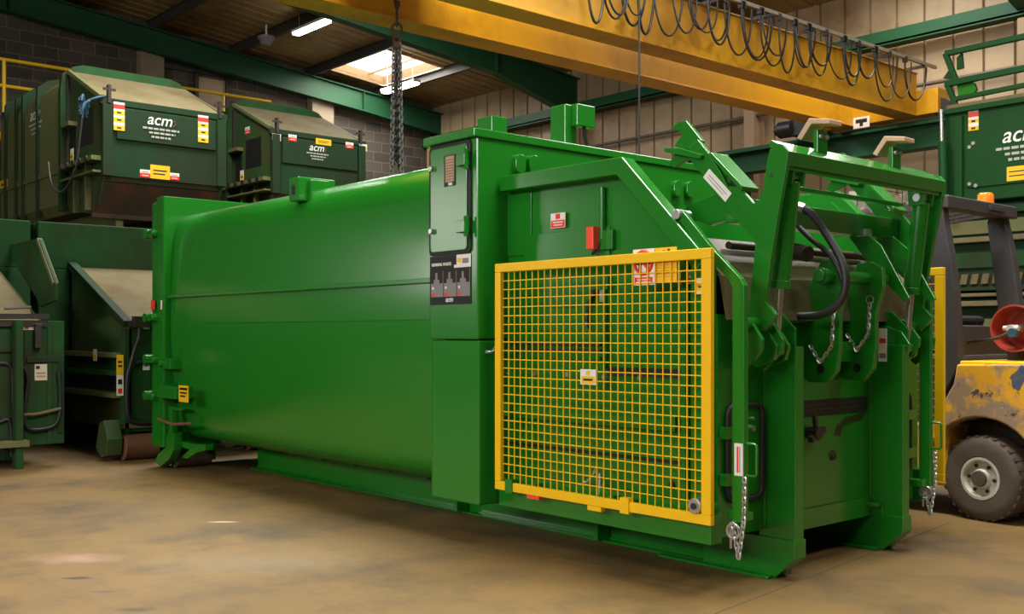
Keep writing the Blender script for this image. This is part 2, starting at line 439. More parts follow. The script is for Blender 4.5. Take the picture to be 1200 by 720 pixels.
def smoothline(P, n=6):
    P = [Vector(p) for p in P]; out = []
    for i in range(len(P) - 1):
        a, b, c, d = P[max(0, i - 1)], P[i], P[i + 1], P[min(len(P) - 1, i + 2)]
        for k in range(n):
            t = k / n
            out.append(0.5 * ((2 * b) + (c - a) * t + (2 * a - 5 * b + 4 * c - d) * t * t + (3 * b - a - 3 * c + d) * t ** 3))
    return out + [P[-1]]
def chain_mb(p, q, link=0.045, r=0.0055, w=0.016, sag=0.0, mb=None):
    """a run of interlocking links from p to q"""
    mb = mb or MB(); p, q = Vector(p), Vector(q)
    n = max(2, int((q - p).length / (link * 0.72)))
    def pos(t): return p.lerp(q, t) - Vector((0, 0, sag * 4 * t * (1 - t)))
    for i in range(n):
        a, b = pos(i / n), pos((i + 1) / n); d = (b - a).normalized(); c = (a + b) / 2
        side = d.orthogonal().normalized() if abs(d.z) < 0.9 else Vector((1, 0, 0))
        side = (side - d * side.dot(d)).normalized()
        if i % 2: side = d.cross(side)
        h = link / 2 - w / 2
        ring = [c + d * (h * (1 if abs(t) < PI / 2 else -1) + math.cos(t) * w / 2) + side * math.sin(t) * w / 2 for t in (-PI + 0.01 + 2 * PI * k / 10 for k in range(10))]
        mb.tube(ring, r, 5, True)
    return mb
def panel(name, parent, o, u, v, w, h, base, marks=(), label=None, t=0.004):
    """flat sign: base plate (lower left corner o, directions u and v) and printed marks (x0, x1, y0, y1 as fractions, material)"""
    o, u, v = Vector(o), Vector(u).normalized(), Vector(v).normalized(); n = u.cross(v).normalized()
    ms = [base] + [m for m in dict.fromkeys(k[4] for k in marks) if m != base]
    mb = MB()
    M = Matrix(((u.x, v.x, n.x, o.x), (u.y, v.y, n.y, o.y), (u.z, v.z, n.z, o.z), (0, 0, 0, 1)))
    mb.box(0, w, 0, h, 0, t, M)
    for k, (x0, x1, y0, y1, m) in enumerate(marks):
        mb.mi = ms.index(m)
        mb.box(x0 * w, x1 * w, y0 * h, y1 * h, t * 0.5, t + 0.0006 + 0.00012 * k, M)
    ob = mb.build(name, ms, parent)
    if label: ob['label'] = label
    return ob
def lettering(name, parent, txt, o, u, v, size, m, bold=0.0, shear=0.0, align='LEFT', lift=0.006, label=None):
    cu = bpy.data.curves.new(name, 'FONT'); cu.body = txt; cu.size = size; cu.align_x = align
    cu.offset = bold; cu.shear = shear; cu.extrude = 0.001
    tmp = bpy.data.objects.new(name, cu); COL.objects.link(tmp)
    dg = bpy.context.evaluated_depsgraph_get()
    me = bpy.data.meshes.new_from_object(tmp.evaluated_get(dg))
    bpy.data.objects.remove(tmp)
    o, u, v = Vector(o), Vector(u).normalized(), Vector(v).normalized(); n = u.cross(v).normalized()
    o = o + n * lift - (base_of(parent) if parent else Vector())
    me.transform(Matrix(((u.x, v.x, n.x, o.x), (u.y, v.y, n.y, o.y), (u.z, v.z, n.z, o.z), (0, 0, 0, 1))))
    me.materials.clear(); me.materials.append(m)
    ob = bpy.data.objects.new(name, me); COL.objects.link(ob); ob.parent = parent
    if label: ob['label'] = label
    return ob
UX, UY, UZ = Vector((1, 0, 0)), Vector((0, 1, 0)), Vector((0, 0, 1))
def px_panel(name, parent, x0, y0, x1, y1, base, marks=(), Y=None, X=None, label=None, off=0.0):
    """sign on a wall of constant Y (facing the aisle) or constant X (facing +X) covering that stretch of the photograph"""
    a, b = at(x0, y1, X=X, Y=Y), at(x1, y1, X=X, Y=Y); c = at((x0 + x1) / 2, y0, X=X, Y=Y); d = at((x0 + x1) / 2, y1, X=X, Y=Y)
    if Y is not None: return panel(name, parent, (a.x, Y - off, d.z), UX, UZ, b.x - a.x, c.z - d.z, base, marks, label)
    return panel(name, parent, (X + off, a.y, d.z), UY, UZ, b.y - a.y, c.z - d.z, base, marks, label)

# ------------------------------------------------------------------ the building
PIPE = mat('brown_wall_pipe', (0.10, 0.075, 0.05), 0.6)
TRACK = mat('dull_track_steel', (0.30, 0.26, 0.20), 0.5, metal=0.3)
XL, XR, YB, YF = -20.3, 8.0, 15.2, -12.0
struct('floor', MB().box(XL - 0.3, XR + 0.3, YF - 0.3, YB + 0.3, -0.25, 0.0), FLOOR)
j0, j1 = at(850, 715, Z=0), at(940, 680, Z=0)
jd = (j1 - j0).normalized()
struct('trim_91', MB().bar(j0 - jd * 1.5 + Vector((0, 0, 0.0)), j0 + jd * 2.9, 0.008, 0.002), mat('floor_joint_filler', (0.10, 0.07, 0.04), 0.8))
# gable wall of blockwork, under the end rafter
struct('wall_left', MB().prism([(YF, 0), (YB + 0.2, 0), (YB + 0.2, roof_z(YB) + 0.1), (1.0, roof_z(1) + 0.1), (YF, roof_z(YF) + 0.1)], 'X', XL - 0.3, XL), BLOCK)
struct('window_20', MB().box(XL, XL + 0.03, WIN[0], WIN[1], WIN[2], WIN[3]), mat('window_sky_and_fill_glow', (1.0, 0.97, 0.9), 0.3, emit=0.85))
wk = MB()
for yy in (WIN[0], WIN[0] * 2 / 3 + WIN[1] / 3, WIN[0] / 3 + WIN[1] * 2 / 3, WIN[1]): wk.box(XL, XL + 0.06, yy - 0.03, yy + 0.03, WIN[2], WIN[3])
for zz in (WIN[2], WIN[3]): wk.box(XL, XL + 0.06, WIN[0] - 0.03, WIN[1] + 0.03, zz - 0.03, zz + 0.03)
struct('trim_90', wk, WHITE)
# ribbed sheet cladding of the long back wall
wb = MB()
prof = []
x = XL - 0.2
while x < XR + 0.3:
    prof += [(x, YB), (x + 0.405, YB), (x + 0.415, YB + 0.05), (x + 0.440, YB + 0.05)]
    x += 0.45
vs0 = [wb.bm.verts.new((a, b, 0)) for a, b in prof]; vs1 = [wb.bm.verts.new((a, b, 6.66)) for a, b in prof]
for i in range(len(prof) - 1): wb.face([vs0[i], vs0[i + 1], vs1[i + 1], vs1[i]])
wb.box(XL - 0.2, XR + 0.3, YB + 0.06, YB + 0.2, 0, 6.66)
struct('wall_back', wb, CLAD)
wf = MB(); wf.prism([(XL, 0), (XR, 0), (XR, roof_z(YF)), (XL, roof_z(YF))], 'Y', YF - 0.3, YF)
struct('wall_front', wf, BLOCK)
struct('window_21', MB().box(FILL_BAND[0], FILL_BAND[1], YF, YF + 0.03, FILL_BAND[2], FILL_BAND[3]), mat('window_sky_and_fill_glow', (1.0, 0.97, 0.9), 0.3, emit=0.85))  # added glowing band behind the camera, backing the front fill light
struct('wall_right', MB().prism([(YF, 0), (YB, 0), (YB, roof_z(YB) + 0.1), (1.0, roof_z(1) + 0.1), (YF, roof_z(YF) + 0.1)], 'X', XR, XR + 0.3), BLOCK)
# ribbed roof lining, with openings left where the rooflights are
def roof_opening(x, y):
    for lx, ly, sx, sy, pw in ROOFLIGHTS:
        if abs(x - lx) < sx / 2 and abs(y - ly) < sy / 2: return True
    return False
rb = MB()
ycuts = sorted(set([YF, 1.0, YB + 0.2] + [ly - sy / 2 for lx, ly, sx, sy, p in ROOFLIGHTS] + [ly + sy / 2 for lx, ly, sx, sy, p in ROOFLIGHTS]))
xs = []
x = XL
while x < XR:
    xs += [(x, 0.0), (x + 0.24, 0.0), (x + 0.255, 0.028), (x + 0.285, 0.028)]
    x += 0.30
xcuts = sorted(set([round(lx + s * sx / 2, 4) for lx, ly, sx, sy, p in ROOFLIGHTS for s in (-1, 1)]))
cols = sorted(xs + [(c, 0.0) for c in xcuts])
grid = [[rb.bm.verts.new((cx, cy, roof_z(cy) + dz)) for cy in ycuts] for cx, dz in cols]
for i in range(len(cols) - 1):
    for j in range(len(ycuts) - 1):
        if not roof_opening((cols[i][0] + cols[i + 1][0]) / 2, (ycuts[j] + ycuts[j + 1]) / 2):
            rb.face([grid[i][j], grid[i + 1][j], grid[i + 1][j + 1], grid[i][j + 1]])
struct('ceiling', rb, ROOF)
for i, (lx, ly, sx, sy, pw) in enumerate(ROOFLIGHTS):
    g = MB(); y0, y1 = ly - sy / 2, ly + sy / 2
    pts = [(y0, roof_z(y0) + 0.16)] + ([(1.0, roof_z(1.0) + 0.16)] if y0 < 1 < y1 else []) + [(y1, roof_z(y1) + 0.16)]
    g.sheet(pts, 'X', lx - sx / 2 - 0.03, lx + sx / 2 + 0.03, 0.02)
    struct('window_%d' % (i + 1), g, ROOFGLASS)
    k = MB()                                    # upstand and mid bar of the opening
    for a, b in zip(pts, pts[1:]):
        for xx in (lx - sx / 2 - 0.03, lx + sx / 2 + 0.03):
            k.bar((xx, a[0], a[1] - 0.10), (xx, b[0], b[1] - 0.10), 0.05, 0.24)
    for yy in (y0, y1): k.bar((lx - sx / 2 - 0.05, yy, roof_z(yy) + 0.06), (lx + sx / 2 + 0.05, yy, roof_z(yy) + 0.06), 0.05, 0.24)
    ym = ly + 0.35
    k.bar((lx - sx / 2, ym, roof_z(ym) + 0.10), (lx + sx / 2, ym, roof_z(ym) + 0.10), 0.03, 0.04)
    struct('trim_%d' % (100 + i), k, TIMBER)
ntrim = 1
def trim(mb, m, bevel=0.0, smooth=None):
    global ntrim
    o = struct('trim_%d' % ntrim, mb, m, bevel, smooth); ntrim += 1
    return o
def i_rafter(x, depth=0.44, hn=0.36):
    mb = MB()
    top = 0.20
    for y0, y1 in ((1.0, YB), (1.0, YF)):
        s = 1 if y1 > y0 else -1
        a, b = roof_z(y0) - top, roof_z(y1) - top
        hz = lambda y: roof_z(y) - top - depth
        yh = y1 - s * 2.2                         # haunch at the eaves
        mb.prism([(y0, a), (y1, b), (y1, b - depth - hn), (yh, hz(yh)), (y0, hz(y0))], 'X', x - 0.008, x + 0.008)
        mb.prism([(y0, a), (y1, b), (y1, b - 0.025), (y0, a - 0.025)], 'X', x - 0.10, x + 0.10)
        mb.prism([(y0, hz(y0)), (yh, hz(yh)), (yh, hz(yh) - 0.025), (y0, hz(y0) - 0.025)], 'X', x - 0.10, x + 0.10)
        mb.prism([(yh, hz(yh)), (y1, b - depth - hn), (y1, b - depth - hn - 0.025), (yh, hz(yh) - 0.025)], 'X', x - 0.10, x + 0.10)
        for yy in (y0 + s * 4.5, yh, y0 + s * 0.4):
            mb.prism([(yy - 0.01, roof_z(yy) - top), (yy + 0.01, roof_z(yy) - top), (yy + 0.01, hz(yy)), (yy - 0.01, hz(yy))], 'X', x - 0.09, x + 0.09)
    return mb
PORTALS = (-20.0, -15.4, -10.9, -6.3, -1.7, 2.9)
for x in PORTALS: trim(i_rafter(x, 0.44, 0.05 if x < -19 else 0.36), STRUCT)
for i, x in enumerate(PORTALS):                   # columns on the back wall
    c = MB(); c.box(x - 0.10, x + 0.10, YB - 0.34, YB - 0.32, 0, 5.6).box(x - 0.10, x + 0.10, YB - 0.04, YB - 0.02, 0, 5.6).box(x - 0.008, x + 0.008, YB - 0.32, YB - 0.04, 0, 5.6)
    trim(c, CLADCOL)
py = 13.45
k = 0
while py > YF + 0.5:                              # roof purlins, running the length of the building
    if abs(py - 1.0) > 0.3:
        p = MB(); z = roof_z(py)
        p.box(XL, XR, py - 0.035, py + 0.035, z - 0.20, z - 0.185).box(XL, XR, py - 0.006, py + 0.006, z - 0.185, z - 0.015).box(XL, XR, py - 0.035, py + 0.035, z - 0.015, z - 0.002)
        trim(p, PURLIN)
    py -= 1.75
e = MB(); e.box(XL, XR, YB - 0.34, YB - 0.05, 5.66, 5.69).box(XL, XR, YB - 0.34, YB - 0.31, 5.64, 5.86)
trim(e, STRUCT)                                   # eaves beam
trim(MB().tube([(XL, YB - 0.12, 4.98), (XR, YB - 0.12, 4.98)], 0.032, 10), PIPE, smooth=40)     # wall rail
trim(MB().box(XL, XR, YB - 0.10, YB - 0.02, 4.30, 4.40), CLADCOL)
# crane runway along the back wall, on corbels
r = MB(); r.box(XL + 0.1, XR - 0.1, 14.35, 14.65, 4.24, 4.28).box(XL + 0.1, XR - 0.1, 14.49, 14.51, 3.94, 4.24).box(XL + 0.1, XR - 0.1, 14.35, 14.65, 3.90, 3.94).box(XL + 0.1, XR - 0.1, 14.47, 14.53, 4.28, 4.33)
trim(r, STRUCT)
for x in PORTALS:
    trim(MB().prism([(14.30, 3.90), (14.86, 3.90), (14.86, 3.45), (14.70, 3.45), (14.30, 3.75)], 'X', x - 0.05, x + 0.05), STRUCT)
# pale block piers and the door onto the upper walkway on the gable wall
for (a, b, c, d) in ((160, 55, 187, 130), (360, 112, 385, 190)):
    p, q = at(a, b, X=XL), at(c, d, X=XL)
    trim(MB().box(XL - 0.02, XL + 0.22, p.y, q.y, 0, p.z + 0.02), BLOCKPIER)
p, q = at(231, 90, X=XL), at(263, 90, X=XL)
dz = p.z
dr = MB(); dr.box(XL - 0.02, XL + 0.04, p.y, q.y, 4.5, dz)
d1 = struct('door_1', dr, CREAM, 0.006)
fr = MB(); fr.box(XL - 0.02, XL + 0.08, p.y - 0.08, p.y, 4.5, dz + 0.08).box(XL - 0.02, XL + 0.08, q.y, q.y + 0.08, 4.5, dz + 0.08).box(XL - 0.02, XL + 0.08, p.y - 0.9, q.y + 0.5, dz + 0.06, dz + 0.20)
fr.build('door_frame', STEEL_DK, d1)
MB().box(XL + 0.04, XL + 0.10, q.y - 0.2, q.y - 0.1, 5.45, 5.50).build('door_handle', ZINC, d1)
trim(MB().box(XL, XL + 1.15, 4.2, 10.4, 4.32, 4.50), PURLIN)      # walkway slab on the gable
for (yy) in (4.6, 7.3, 10.2): trim(MB().box(XL + 0.98, XL + 1.13, yy - 0.07, yy + 0.07, 0, 4.32), STRUCT)
hr = thing('handrail', (XL + 1.1, 7.3, 4.5), 'yellow tubular handrail along the upper walkway on the dark block gable wall', 'handrail')
hm = MB()
for zz in (5.90, 5.45): hm.tube([(XL + 1.1, 4.3, zz), (XL + 1.1, 10.3, zz)], 0.03, 8)
hm.build('rail', HANDRAIL, hr, smooth=40)
for yy in (5.28, 7.28, 9.28):
    MB().tube([(XL + 1.1, yy, 4.5), (XL + 1.1, yy, 5.90)], 0.03, 8).build('post', HANDRAIL, hr, smooth=40)
MB().box(XL + 1.09, XL + 1.11, 4.3, 10.3, 4.5, 4.65).build('toe_board', HANDRAIL, hr)
# strip lamps hung from the purlins
LAMPS = [((345, 38), (386, 24), 'long white strip lamp hanging left of the bright rooflight', 6.85), ((447, 106), (491, 98), 'white strip lamp hanging just behind the lifting chains', 6.30)]
for (a, b, lab, zz) in LAMPS:
    p, q = at(*a, Z=zz), at(*b, Z=zz)
    c = (p + q) / 2; hx = 0.57
    d = (q - p); d = Vector((1, 0, 0)) 
    t = thing('strip_lamp', (c.x, c.y, zz), lab, 'lamp', 'strip lamps under the roof')
    MB().box(c.x - hx, c.x + hx, c.y - 0.075, c.y + 0.075, zz - 0.045, zz).build('diffuser', LAMP, t, 0.01)
    MB().box(c.x - hx - 0.03, c.x + hx + 0.03, c.y - 0.085, c.y + 0.085, zz, zz + 0.05).build('housing', WHITE, t, 0.006)
    for s in (-0.45, 0.45): MB().tube([(c.x + s, c.y, zz + 0.05), (c.x + s, c.y, roof_z(c.y) + 0.03)], 0.006, 6).build('hanger', ZINC, t)
p = at(312, 46, Z=6.90)
t = thing('sensor_light', (p.x, p.y, p.z), 'small round ceiling fitting left of the strip lamp under the roof', 'light fitting')
MB().lathe((p.x, p.y, p.z), (0, 0, 1), [(-0.12, 0.05), (-0.11, 0.10), (-0.02, 0.13), (0, 0.16), (0.05, 0.16), (0.07, 0.04)], 16).build('shade', GREYINK, t, smooth=40)
MB().tube([(p.x, p.y, p.z + 0.07), (p.x, p.y, roof_z(p.y) - 0.006)], 0.02, 8).build('stem', WHITE, t)

# ------------------------------------------------------------------ overhead travelling crane
cr = thing('overhead_crane', (-8.2, 14.5, 4.33), 'yellow double girder overhead crane spanning above the green machine', 'crane')
Y0, Y1, ZB, ZT = -9.0, 14.35, 4.36, 4.98
def girder(x0, x1):
    mb = MB()
    mb.box(x0 + 0.02, x1 - 0.02, Y0, Y1, ZB + 0.02, ZT - 0.02).box(x0, x1, Y0, Y1, ZB, ZB + 0.02).box(x0, x1, Y0, Y1, ZT - 0.02, ZT)
    return mb
g1 = girder(-7.90, -7.58); g1.build('girder', CRANEY, cr, 0.004)
g2 = girder(-8.94, -8.60); g2.build('girder', CRANEY, cr, 0.004)
MB().box(-7.78, -7.70, Y0, Y1, ZT, ZT + 0.05).box(-8.80, -8.72, Y0, Y1, ZT, ZT + 0.05).build('trolley_rail', STEEL_DK, cr)
en = MB(); en.box(-9.4, -7.28, 14.34, 14.66, 4.37, 4.72); en.build('end_carriage', CRANEY, cr, 0.006)
px_panel('warning_plate', cr, 1000, 137, 1019, 150, WHITE, [(0.15, 0.85, 0.45, 0.8, INK), (0.4, 0.6, 0.15, 0.8, INK)], Y=14.34, label='small white plate with a black mark')
en2 = MB(); en2.box(-9.5, -7.0, Y0 - 0.35, Y0, 4.37, 4.72); en2.build('end_carriage', CRANEY, cr, 0.006)
for xx in (-9.2, -7.3): MB().cyl((xx, 14.42, 4.46), (xx, 14.58, 4.46), 0.13, n=20).build('wheel', STEEL_DK, cr, smooth=40)
q = at(926, 152, Y=14.1)
MB().cyl((q.x - 0.15, 14.05, q.z), (q.x + 0.10, 14.05, q.z), 0.13, n=18).cyl((q.x - 0.22, 14.05, q.z), (q.x - 0.15, 14.05, q.z), 0.08, n=18).box(q.x + 0.05, q.x + 0.35, 14.0, 14.34, q.z - 0.12, q.z + 0.14).build('drive_motor', BLACK, cr, smooth=40)
# festoon track, brackets and hanging cable loops
xt = -7.42
MB().box(xt - 0.02, xt + 0.02, Y0, Y1 + 0.2, 5.04, 5.08).box(xt - 0.10, xt - 0.07, Y0, Y1, 5.10, 5.13).build('festoon_track', TRACK, cr)
for i in range(11):
    yy = 5.0 + i * 0.92
    MB().box(-7.70, xt + 0.02, yy - 0.02, yy + 0.02, 5.00, 5.04).build('track_bracket', STEEL_DK, cr)
random.seed(3)
yy = 7.0
LOOPS = []
while yy < 14.1:
    w = 0.22 + 0.20 * ((yy - 7.0) / 7.0) + random.uniform(-0.05, 0.07)
    LOOPS.append((yy, min(w * random.uniform(1.1, 1.7), 0.60), 0.46 + random.uniform(-0.08, 0.20)))
    if random.random() < 0.4: LOOPS.append((yy + 0.03, min(w * random.uniform(1.0, 1.5), 0.5), 0.40 + random.uniform(-0.05, 0.15)))
    yy += w
for y, w, dep in LOOPS:
    z0 = 5.02
    dx = random.uniform(-0.03, 0.05)
    pts = bez((xt, y, z0), (xt + dx, y + 0.02 * w, z0 - dep * 1.35), (xt + dx, y + w * 0.98, z0 - dep * 1.35), (xt, y + w, z0), 14)
    MB().tube(pts, random.choice((0.009, 0.011, 0.014)), 6).build('festoon_cable', BLACK, cr, smooth=60)
    MB().box(xt - 0.025, xt + 0.025, y - 0.03, y + 0.03, z0 - 0.03, z0 + 0.05).build('cable_carrier', STEEL_DK, cr)
pz = at(749, 172, X=-7.42)
MB().tube([(-7.42, pz.y, 5.04), (-7.42, pz.y, 1.55)], 0.011, 6).build('pendant_cable', BLACK, cr)
MB().box(-7.47, -7.37, pz.y - 0.045, pz.y + 0.045, 1.15, 1.55).build('pendant_control', SIGNYEL, cr, 0.01)
# hoist trolley on top of both girders (above the picture)
ch = at(465, 120, X=-8.2)
tr = MB(); tr.box(-8.95, -7.55, ch.y - 0.55, ch.y + 0.55, 5.06, 5.20); tr.build('trolley_frame', CRANEY, cr, 0.01)
MB().cyl((-8.7, ch.y - 0.15, 5.42), (-7.8, ch.y - 0.15, 5.42), 0.2, n=24).build('hoist_drum', CRANEY, cr, smooth=40)
MB().tube([(-8.25, ch.y, 5.10), (-8.25, ch.y, 4.62)], 0.014, 8).tube([(-8.15, ch.y, 5.10), (-8.15, ch.y, 4.62)], 0.014, 8).build('hoist_rope', STEEL_DK, cr)
HB = at(465, 5, X=-8.2)
MB().box(-8.28, -8.12, ch.y - 0.06, ch.y + 0.06, HB.z + 0.10, HB.z + 0.42).build('hook_block', CRANEY, cr, 0.02)
hk = arc((0, 0), 0.055, 150, 400, 14)
MB().tube([Vector((-8.2 + a * 0.65, ch.y - a * 0.75, HB.z + 0.02 + b)) for a, b in hk] , 0.018, 8).build('crane_hook', RUST, cr, smooth=60)
MB().tube([(-8.2, ch.y, HB.z + 0.12), (-8.2, ch.y, HB.z + 0.06)], 0.02, 8).build('hook_shank', RUST, cr)

# chain sling hung on the crane hook
c0 = at(465, 12, X=-8.2)
sl = thing('chain_sling', (c0.x, c0.y, 2.5), 'grey steel lifting chain sling hanging from the crane hook behind the green tank', 'chain')
def oval(cx, cy, cz, w, h, n=18):
    return [Vector((cx + RGT.x * w * math.cos(t), cy + RGT.y * w * math.cos(t), cz + h * math.sin(t))) for t in (2 * PI * i / n for i in range(n))]
zA = at(465, 27, X=-8.2).z; zB = at(465, 44, X=-8.2).z
MB().tube(oval(c0.x, c0.y, (zA + zB) / 2, 0.048, (zA - zB) / 2), 0.012, 8, True).build('master_link', RUST, sl, smooth=60)
MB().tube([Vector((c0.x - RGT.y * 0, c0.y, zA + 0.02)) + Vector((-RGT.y, RGT.x, 0)) * 0.02 * math.cos(t) + Vector((0, 0, 0.05 * math.sin(t))) for t in (2 * PI * i / 12 for i in range(12))], 0.011, 8, True).build('link', RUST, sl, smooth=60)
MB().cyl((c0.x, c0.y, zA + 0.06), (c0.x, c0.y, HB.z - 0.02), 0.012, n=8).build('link_shank', RUST, sl)
sub = oval(c0.x, c0.y, zB - 0.035, 0.03, 0.055)
MB().tube(sub, 0.011, 8, True).build('sub_link', RUST, sl, smooth=60)
zC = zB - 0.08
fwd = Vector((-RGT.y, RGT.x, 0))
zend = 2.50
for (sx, fy, zz) in ((-0.052, 0.0, zend), (0.052, 0.0, zend + 0.02), (-0.018, 0.05, zend + 0.35), (0.020, 0.05, zend + 0.30), (0.0, -0.03, zC - 0.55)):
    o = Vector((c0.x, c0.y, 0)) + RGT * sx + fwd * fy
    chain_mb((c0.x + RGT.x * sx * 0.5, c0.y + RGT.y * sx * 0.5, zC + 0.03), (o.x, o.y, zz), 0.055, 0.0085, 0.034).build('chain_leg', STEEL_DK if fy else CHAINST, sl, smooth=60)
MB().ball((c0.x, c0.y, zC), 0.045).build('shortening_clutch', RUST, sl, smooth=60)

# ------------------------------------------------------------------ the green waste compactor in the middle
YC = 5.11                                      # its centre line runs along X; the far side mirrors the near side
def far(y): return 2 * YC - y
wc = thing('waste_compactor', (-6.4, YC, 0.0), 'large fresh bright green waste compactor with yellow mesh guard in the middle of the floor', 'waste compactor')
# --- tank: folded side walls, rounded shoulders and bottom
fold = [(4.075, 0.44), (4.018, 0.83), (3.996, 1.11), (3.990, 1.326), (3.992, 1.575), (4.022, 2.12)]
half = [(4.62, 0.258), (4.36, 0.262), (4.22, 0.278), (4.14, 0.315), (4.095, 0.37)]
for k, (fy, fz) in enumerate(fold):             # crisp folds: a close pair of points at each bend
    for n_ in (fold[k - 1] if k else (4.095, 0.37), fold[k + 1] if k + 1 < len(fold) else (4.035, 2.17)):
        dv = Vector((n_[0] - fy, n_[1] - fz)).normalized() * 0.012
        half.append((fy + dv.x, fz + dv.y))
half += [(4.035, 2.17), (4.05, 2.222), (4.075, 2.267), (4.115, 2.305), (4.17, 2.335), (4.25, 2.358), (4.75, 2.40)]
prof = half + [(far(y), z) for y, z in reversed(half)]
t = MB(); t.prism(prof, 'X', -9.33, -5.2)
tank = t.build('tank', GREEN, wc, smooth=28)
MB().prism([(3.955, 1.566), (4.01, 1.558), (4.01, 1.600), (3.955, 1.590)], 'X', -9.33, -5.2).build('side_rib', GREEN, tank)
MB().prism([(far(3.955), 1.566), (far(4.01), 1.558), (far(4.01), 1.600), (far(3.955), 1.590)], 'X', -9.33, -5.2).build('side_rib', GREEN, tank)
MB().tube([Vector((-8.6 + i * 0.03, 3.990 - 0.002 * (i % 2), 1.329)) for i in range(112)], 0.004, 6).build('weld_bead', GREEN, tank)
p = at(355, 228, Y=4.06)
lug = MB(); lug.box(p.x - 0.07, p.x + 0.07, 3.98, 4.30, 2.24, 2.42).box(p.x + 0.02, p.x + 0.12, 4.06, 4.22, 2.22, 2.40)
lugo = lug.build('lifting_eye', GREEN, wc, 0.008)
MB().box(p.x - 0.02, p.x + 0.02, 3.975, 3.985, 2.29, 2.36).build('eye_slot', INK, lugo)
# --- rear door frame at the far left end
f = MB()
xa, xb, xm = -9.66, -9.34, -9.50
f.prism([(3.93, 0.20), (4.15, 0.20), (4.15, 2.22), (far(4.15), 2.22), (far(4.15), 0.20), (far(3.93), 0.20), (far(3.93), 2.50), (3.93, 2.50)], 'X', xm, xb)
f.box(xm, xb, 4.15, far(4.15), 0.20, 0.42)
f.build('end_frame', GREEN, wc, 0.01)
d = MB()
d.prism(rrect(3.95, far(3.95), 0.18, 2.47, 0.03, 2), 'X', xa, xm - 0.025)
d.box(xa - 0.05, xa, 4.0, far(4.0), 0.5, 0.62).box(xa - 0.05, xa, 4.0, far(4.0), 1.9, 2.02)
dr = d.build('tailgate', GREEN, wc, 0.012)
s = MB(); s.prism(rrect(3.965, far(3.965), 0.20, 2.45, 0.03, 2), 'X', xm - 0.03, xm); s.build('door_seal', RUBBER, wc)
for zz in (2.17, 1.39, 1.00, 0.66):                  # hinge eyes and latches on the near edge
    h = MB()
    h.cyl((xa - 0.06, 3.90, zz), (xa - 0.06, 3.98, zz), 0.045, n=14).box(xa - 0.07, xa + 0.04, 3.91, 3.97, zz - 0.035, zz + 0.035)
    h.box(xa + 0.02, xm + 0.04, 3.89, 3.94, zz - 0.03, zz + 0.03).cyl((xm + 0.02, 3.87, zz), (xm + 0.02, 3.94, zz), 0.03, n=10).cyl((xa + 0.05, 3.875, zz + 0.015), (xa + 0.05, 3.92, zz + 0.015), 0.022, n=10)
    h.build('hinge', GREEN, wc, 0.004, 40)
px_panel('reflector', wc, 177.5, 352, 182, 363, RED, Y=3.925, label='small red reflector', off=0.003)
px_panel('reflector', wc, 189, 352, 190.5, 363, WHITE, Y=3.925, label='small white reflector', off=0.003)
a = MB(); p, q = at(189, 453, Y=3.90), at(210, 468, Y=3.90)
a.box(p.x, q.x, 3.86, 4.05, q.z, p.z + 0.01).box(p.x - 0.02, p.x + 0.06, 3.88, 4.02, q.z - 0.02, p.z + 0.03)
a.build('latch_arm', GREEN, wc, 0.006)
px_panel('warning_sticker', wc, 210, 452, 221, 471.5, SIGNYEL, [(0.1, 0.9, 0.72, 0.86, INK), (0.15, 0.85, 0.5, 0.6, INK), (0.15, 0.7, 0.3, 0.4, INK)], Y=3.86, label='yellow warning sticker')
a = MB(); p, q = at(195, 420, Y=3.96), at(207, 433, Y=3.96)
a.box(p.x, q.x, 3.90, 4.05, q.z, p.z).cyl((p.x + 0.04, 3.87, (p.z + q.z) / 2), (p.x + 0.04, 3.92, (p.z + q.z) / 2), 0.03, n=10)
a.build('catch_block', GREEN, wc, 0.005)
a = MB(); p, q = at(200, 478, Y=3.94), at(203, 500, Y=3.94)
a.box(p.x, q.x + 0.02, 3.92, 3.96, q.z - 0.05, p.z).box(p.x, q.x + 0.22, 3.92, 3.96, p.z - 0.01, p.z + 0.015)
a.build('latch_bracket', GREEN, wc, 0.004)
h = MB(); p, q = at(188, 491, Y=3.92), at(224, 494, Y=3.92)
h.tube([(p.x, 3.90, p.z), ((p.x + q.x) / 2, 3.90, p.z - 0.03), (q.x, 3.92, q.z - 0.02)], 0.014, 8); h.build('latch_lever', RUSTROLL, wc, smooth=60)
# hook and ground roller below the tailgate
hp = xz([(203, 505), (209, 507), (208, 528), (203, 538), (193, 547), (186, 541), (190, 532), (199, 524), (199, 512)], 3.98)
MB().prism(hp, 'Y', 3.94, 4.02).build('door_hook', GREEN, wc, 0.004)
hp = xz([(209, 515), (228, 520), (244, 521), (244, 528), (233, 531), (222, 538), (216, 536), (225, 527), (210, 522)], 4.05)
MB().prism(hp, 'Y', 4.02, 4.10).build('hook_bracket', GREEN, wc, 0.004)
for s, yy in ((1, 4.05), (-1, far(4.05))):
    r = MB(); r.cyl((-9.40, yy, 0.105), (-9.40, yy + s * 0.34, 0.105), 0.105, n=28)
    ro = r.build('roller', GREYROLL, wc, 0.008, 40)
    for e in (-0.017, 0.357): MB().box(-9.47, -9.30, yy + s * e - 0.012, yy + s * e + 0.012, 0.06, 0.40).build('roller_bracket', GREEN, wc)
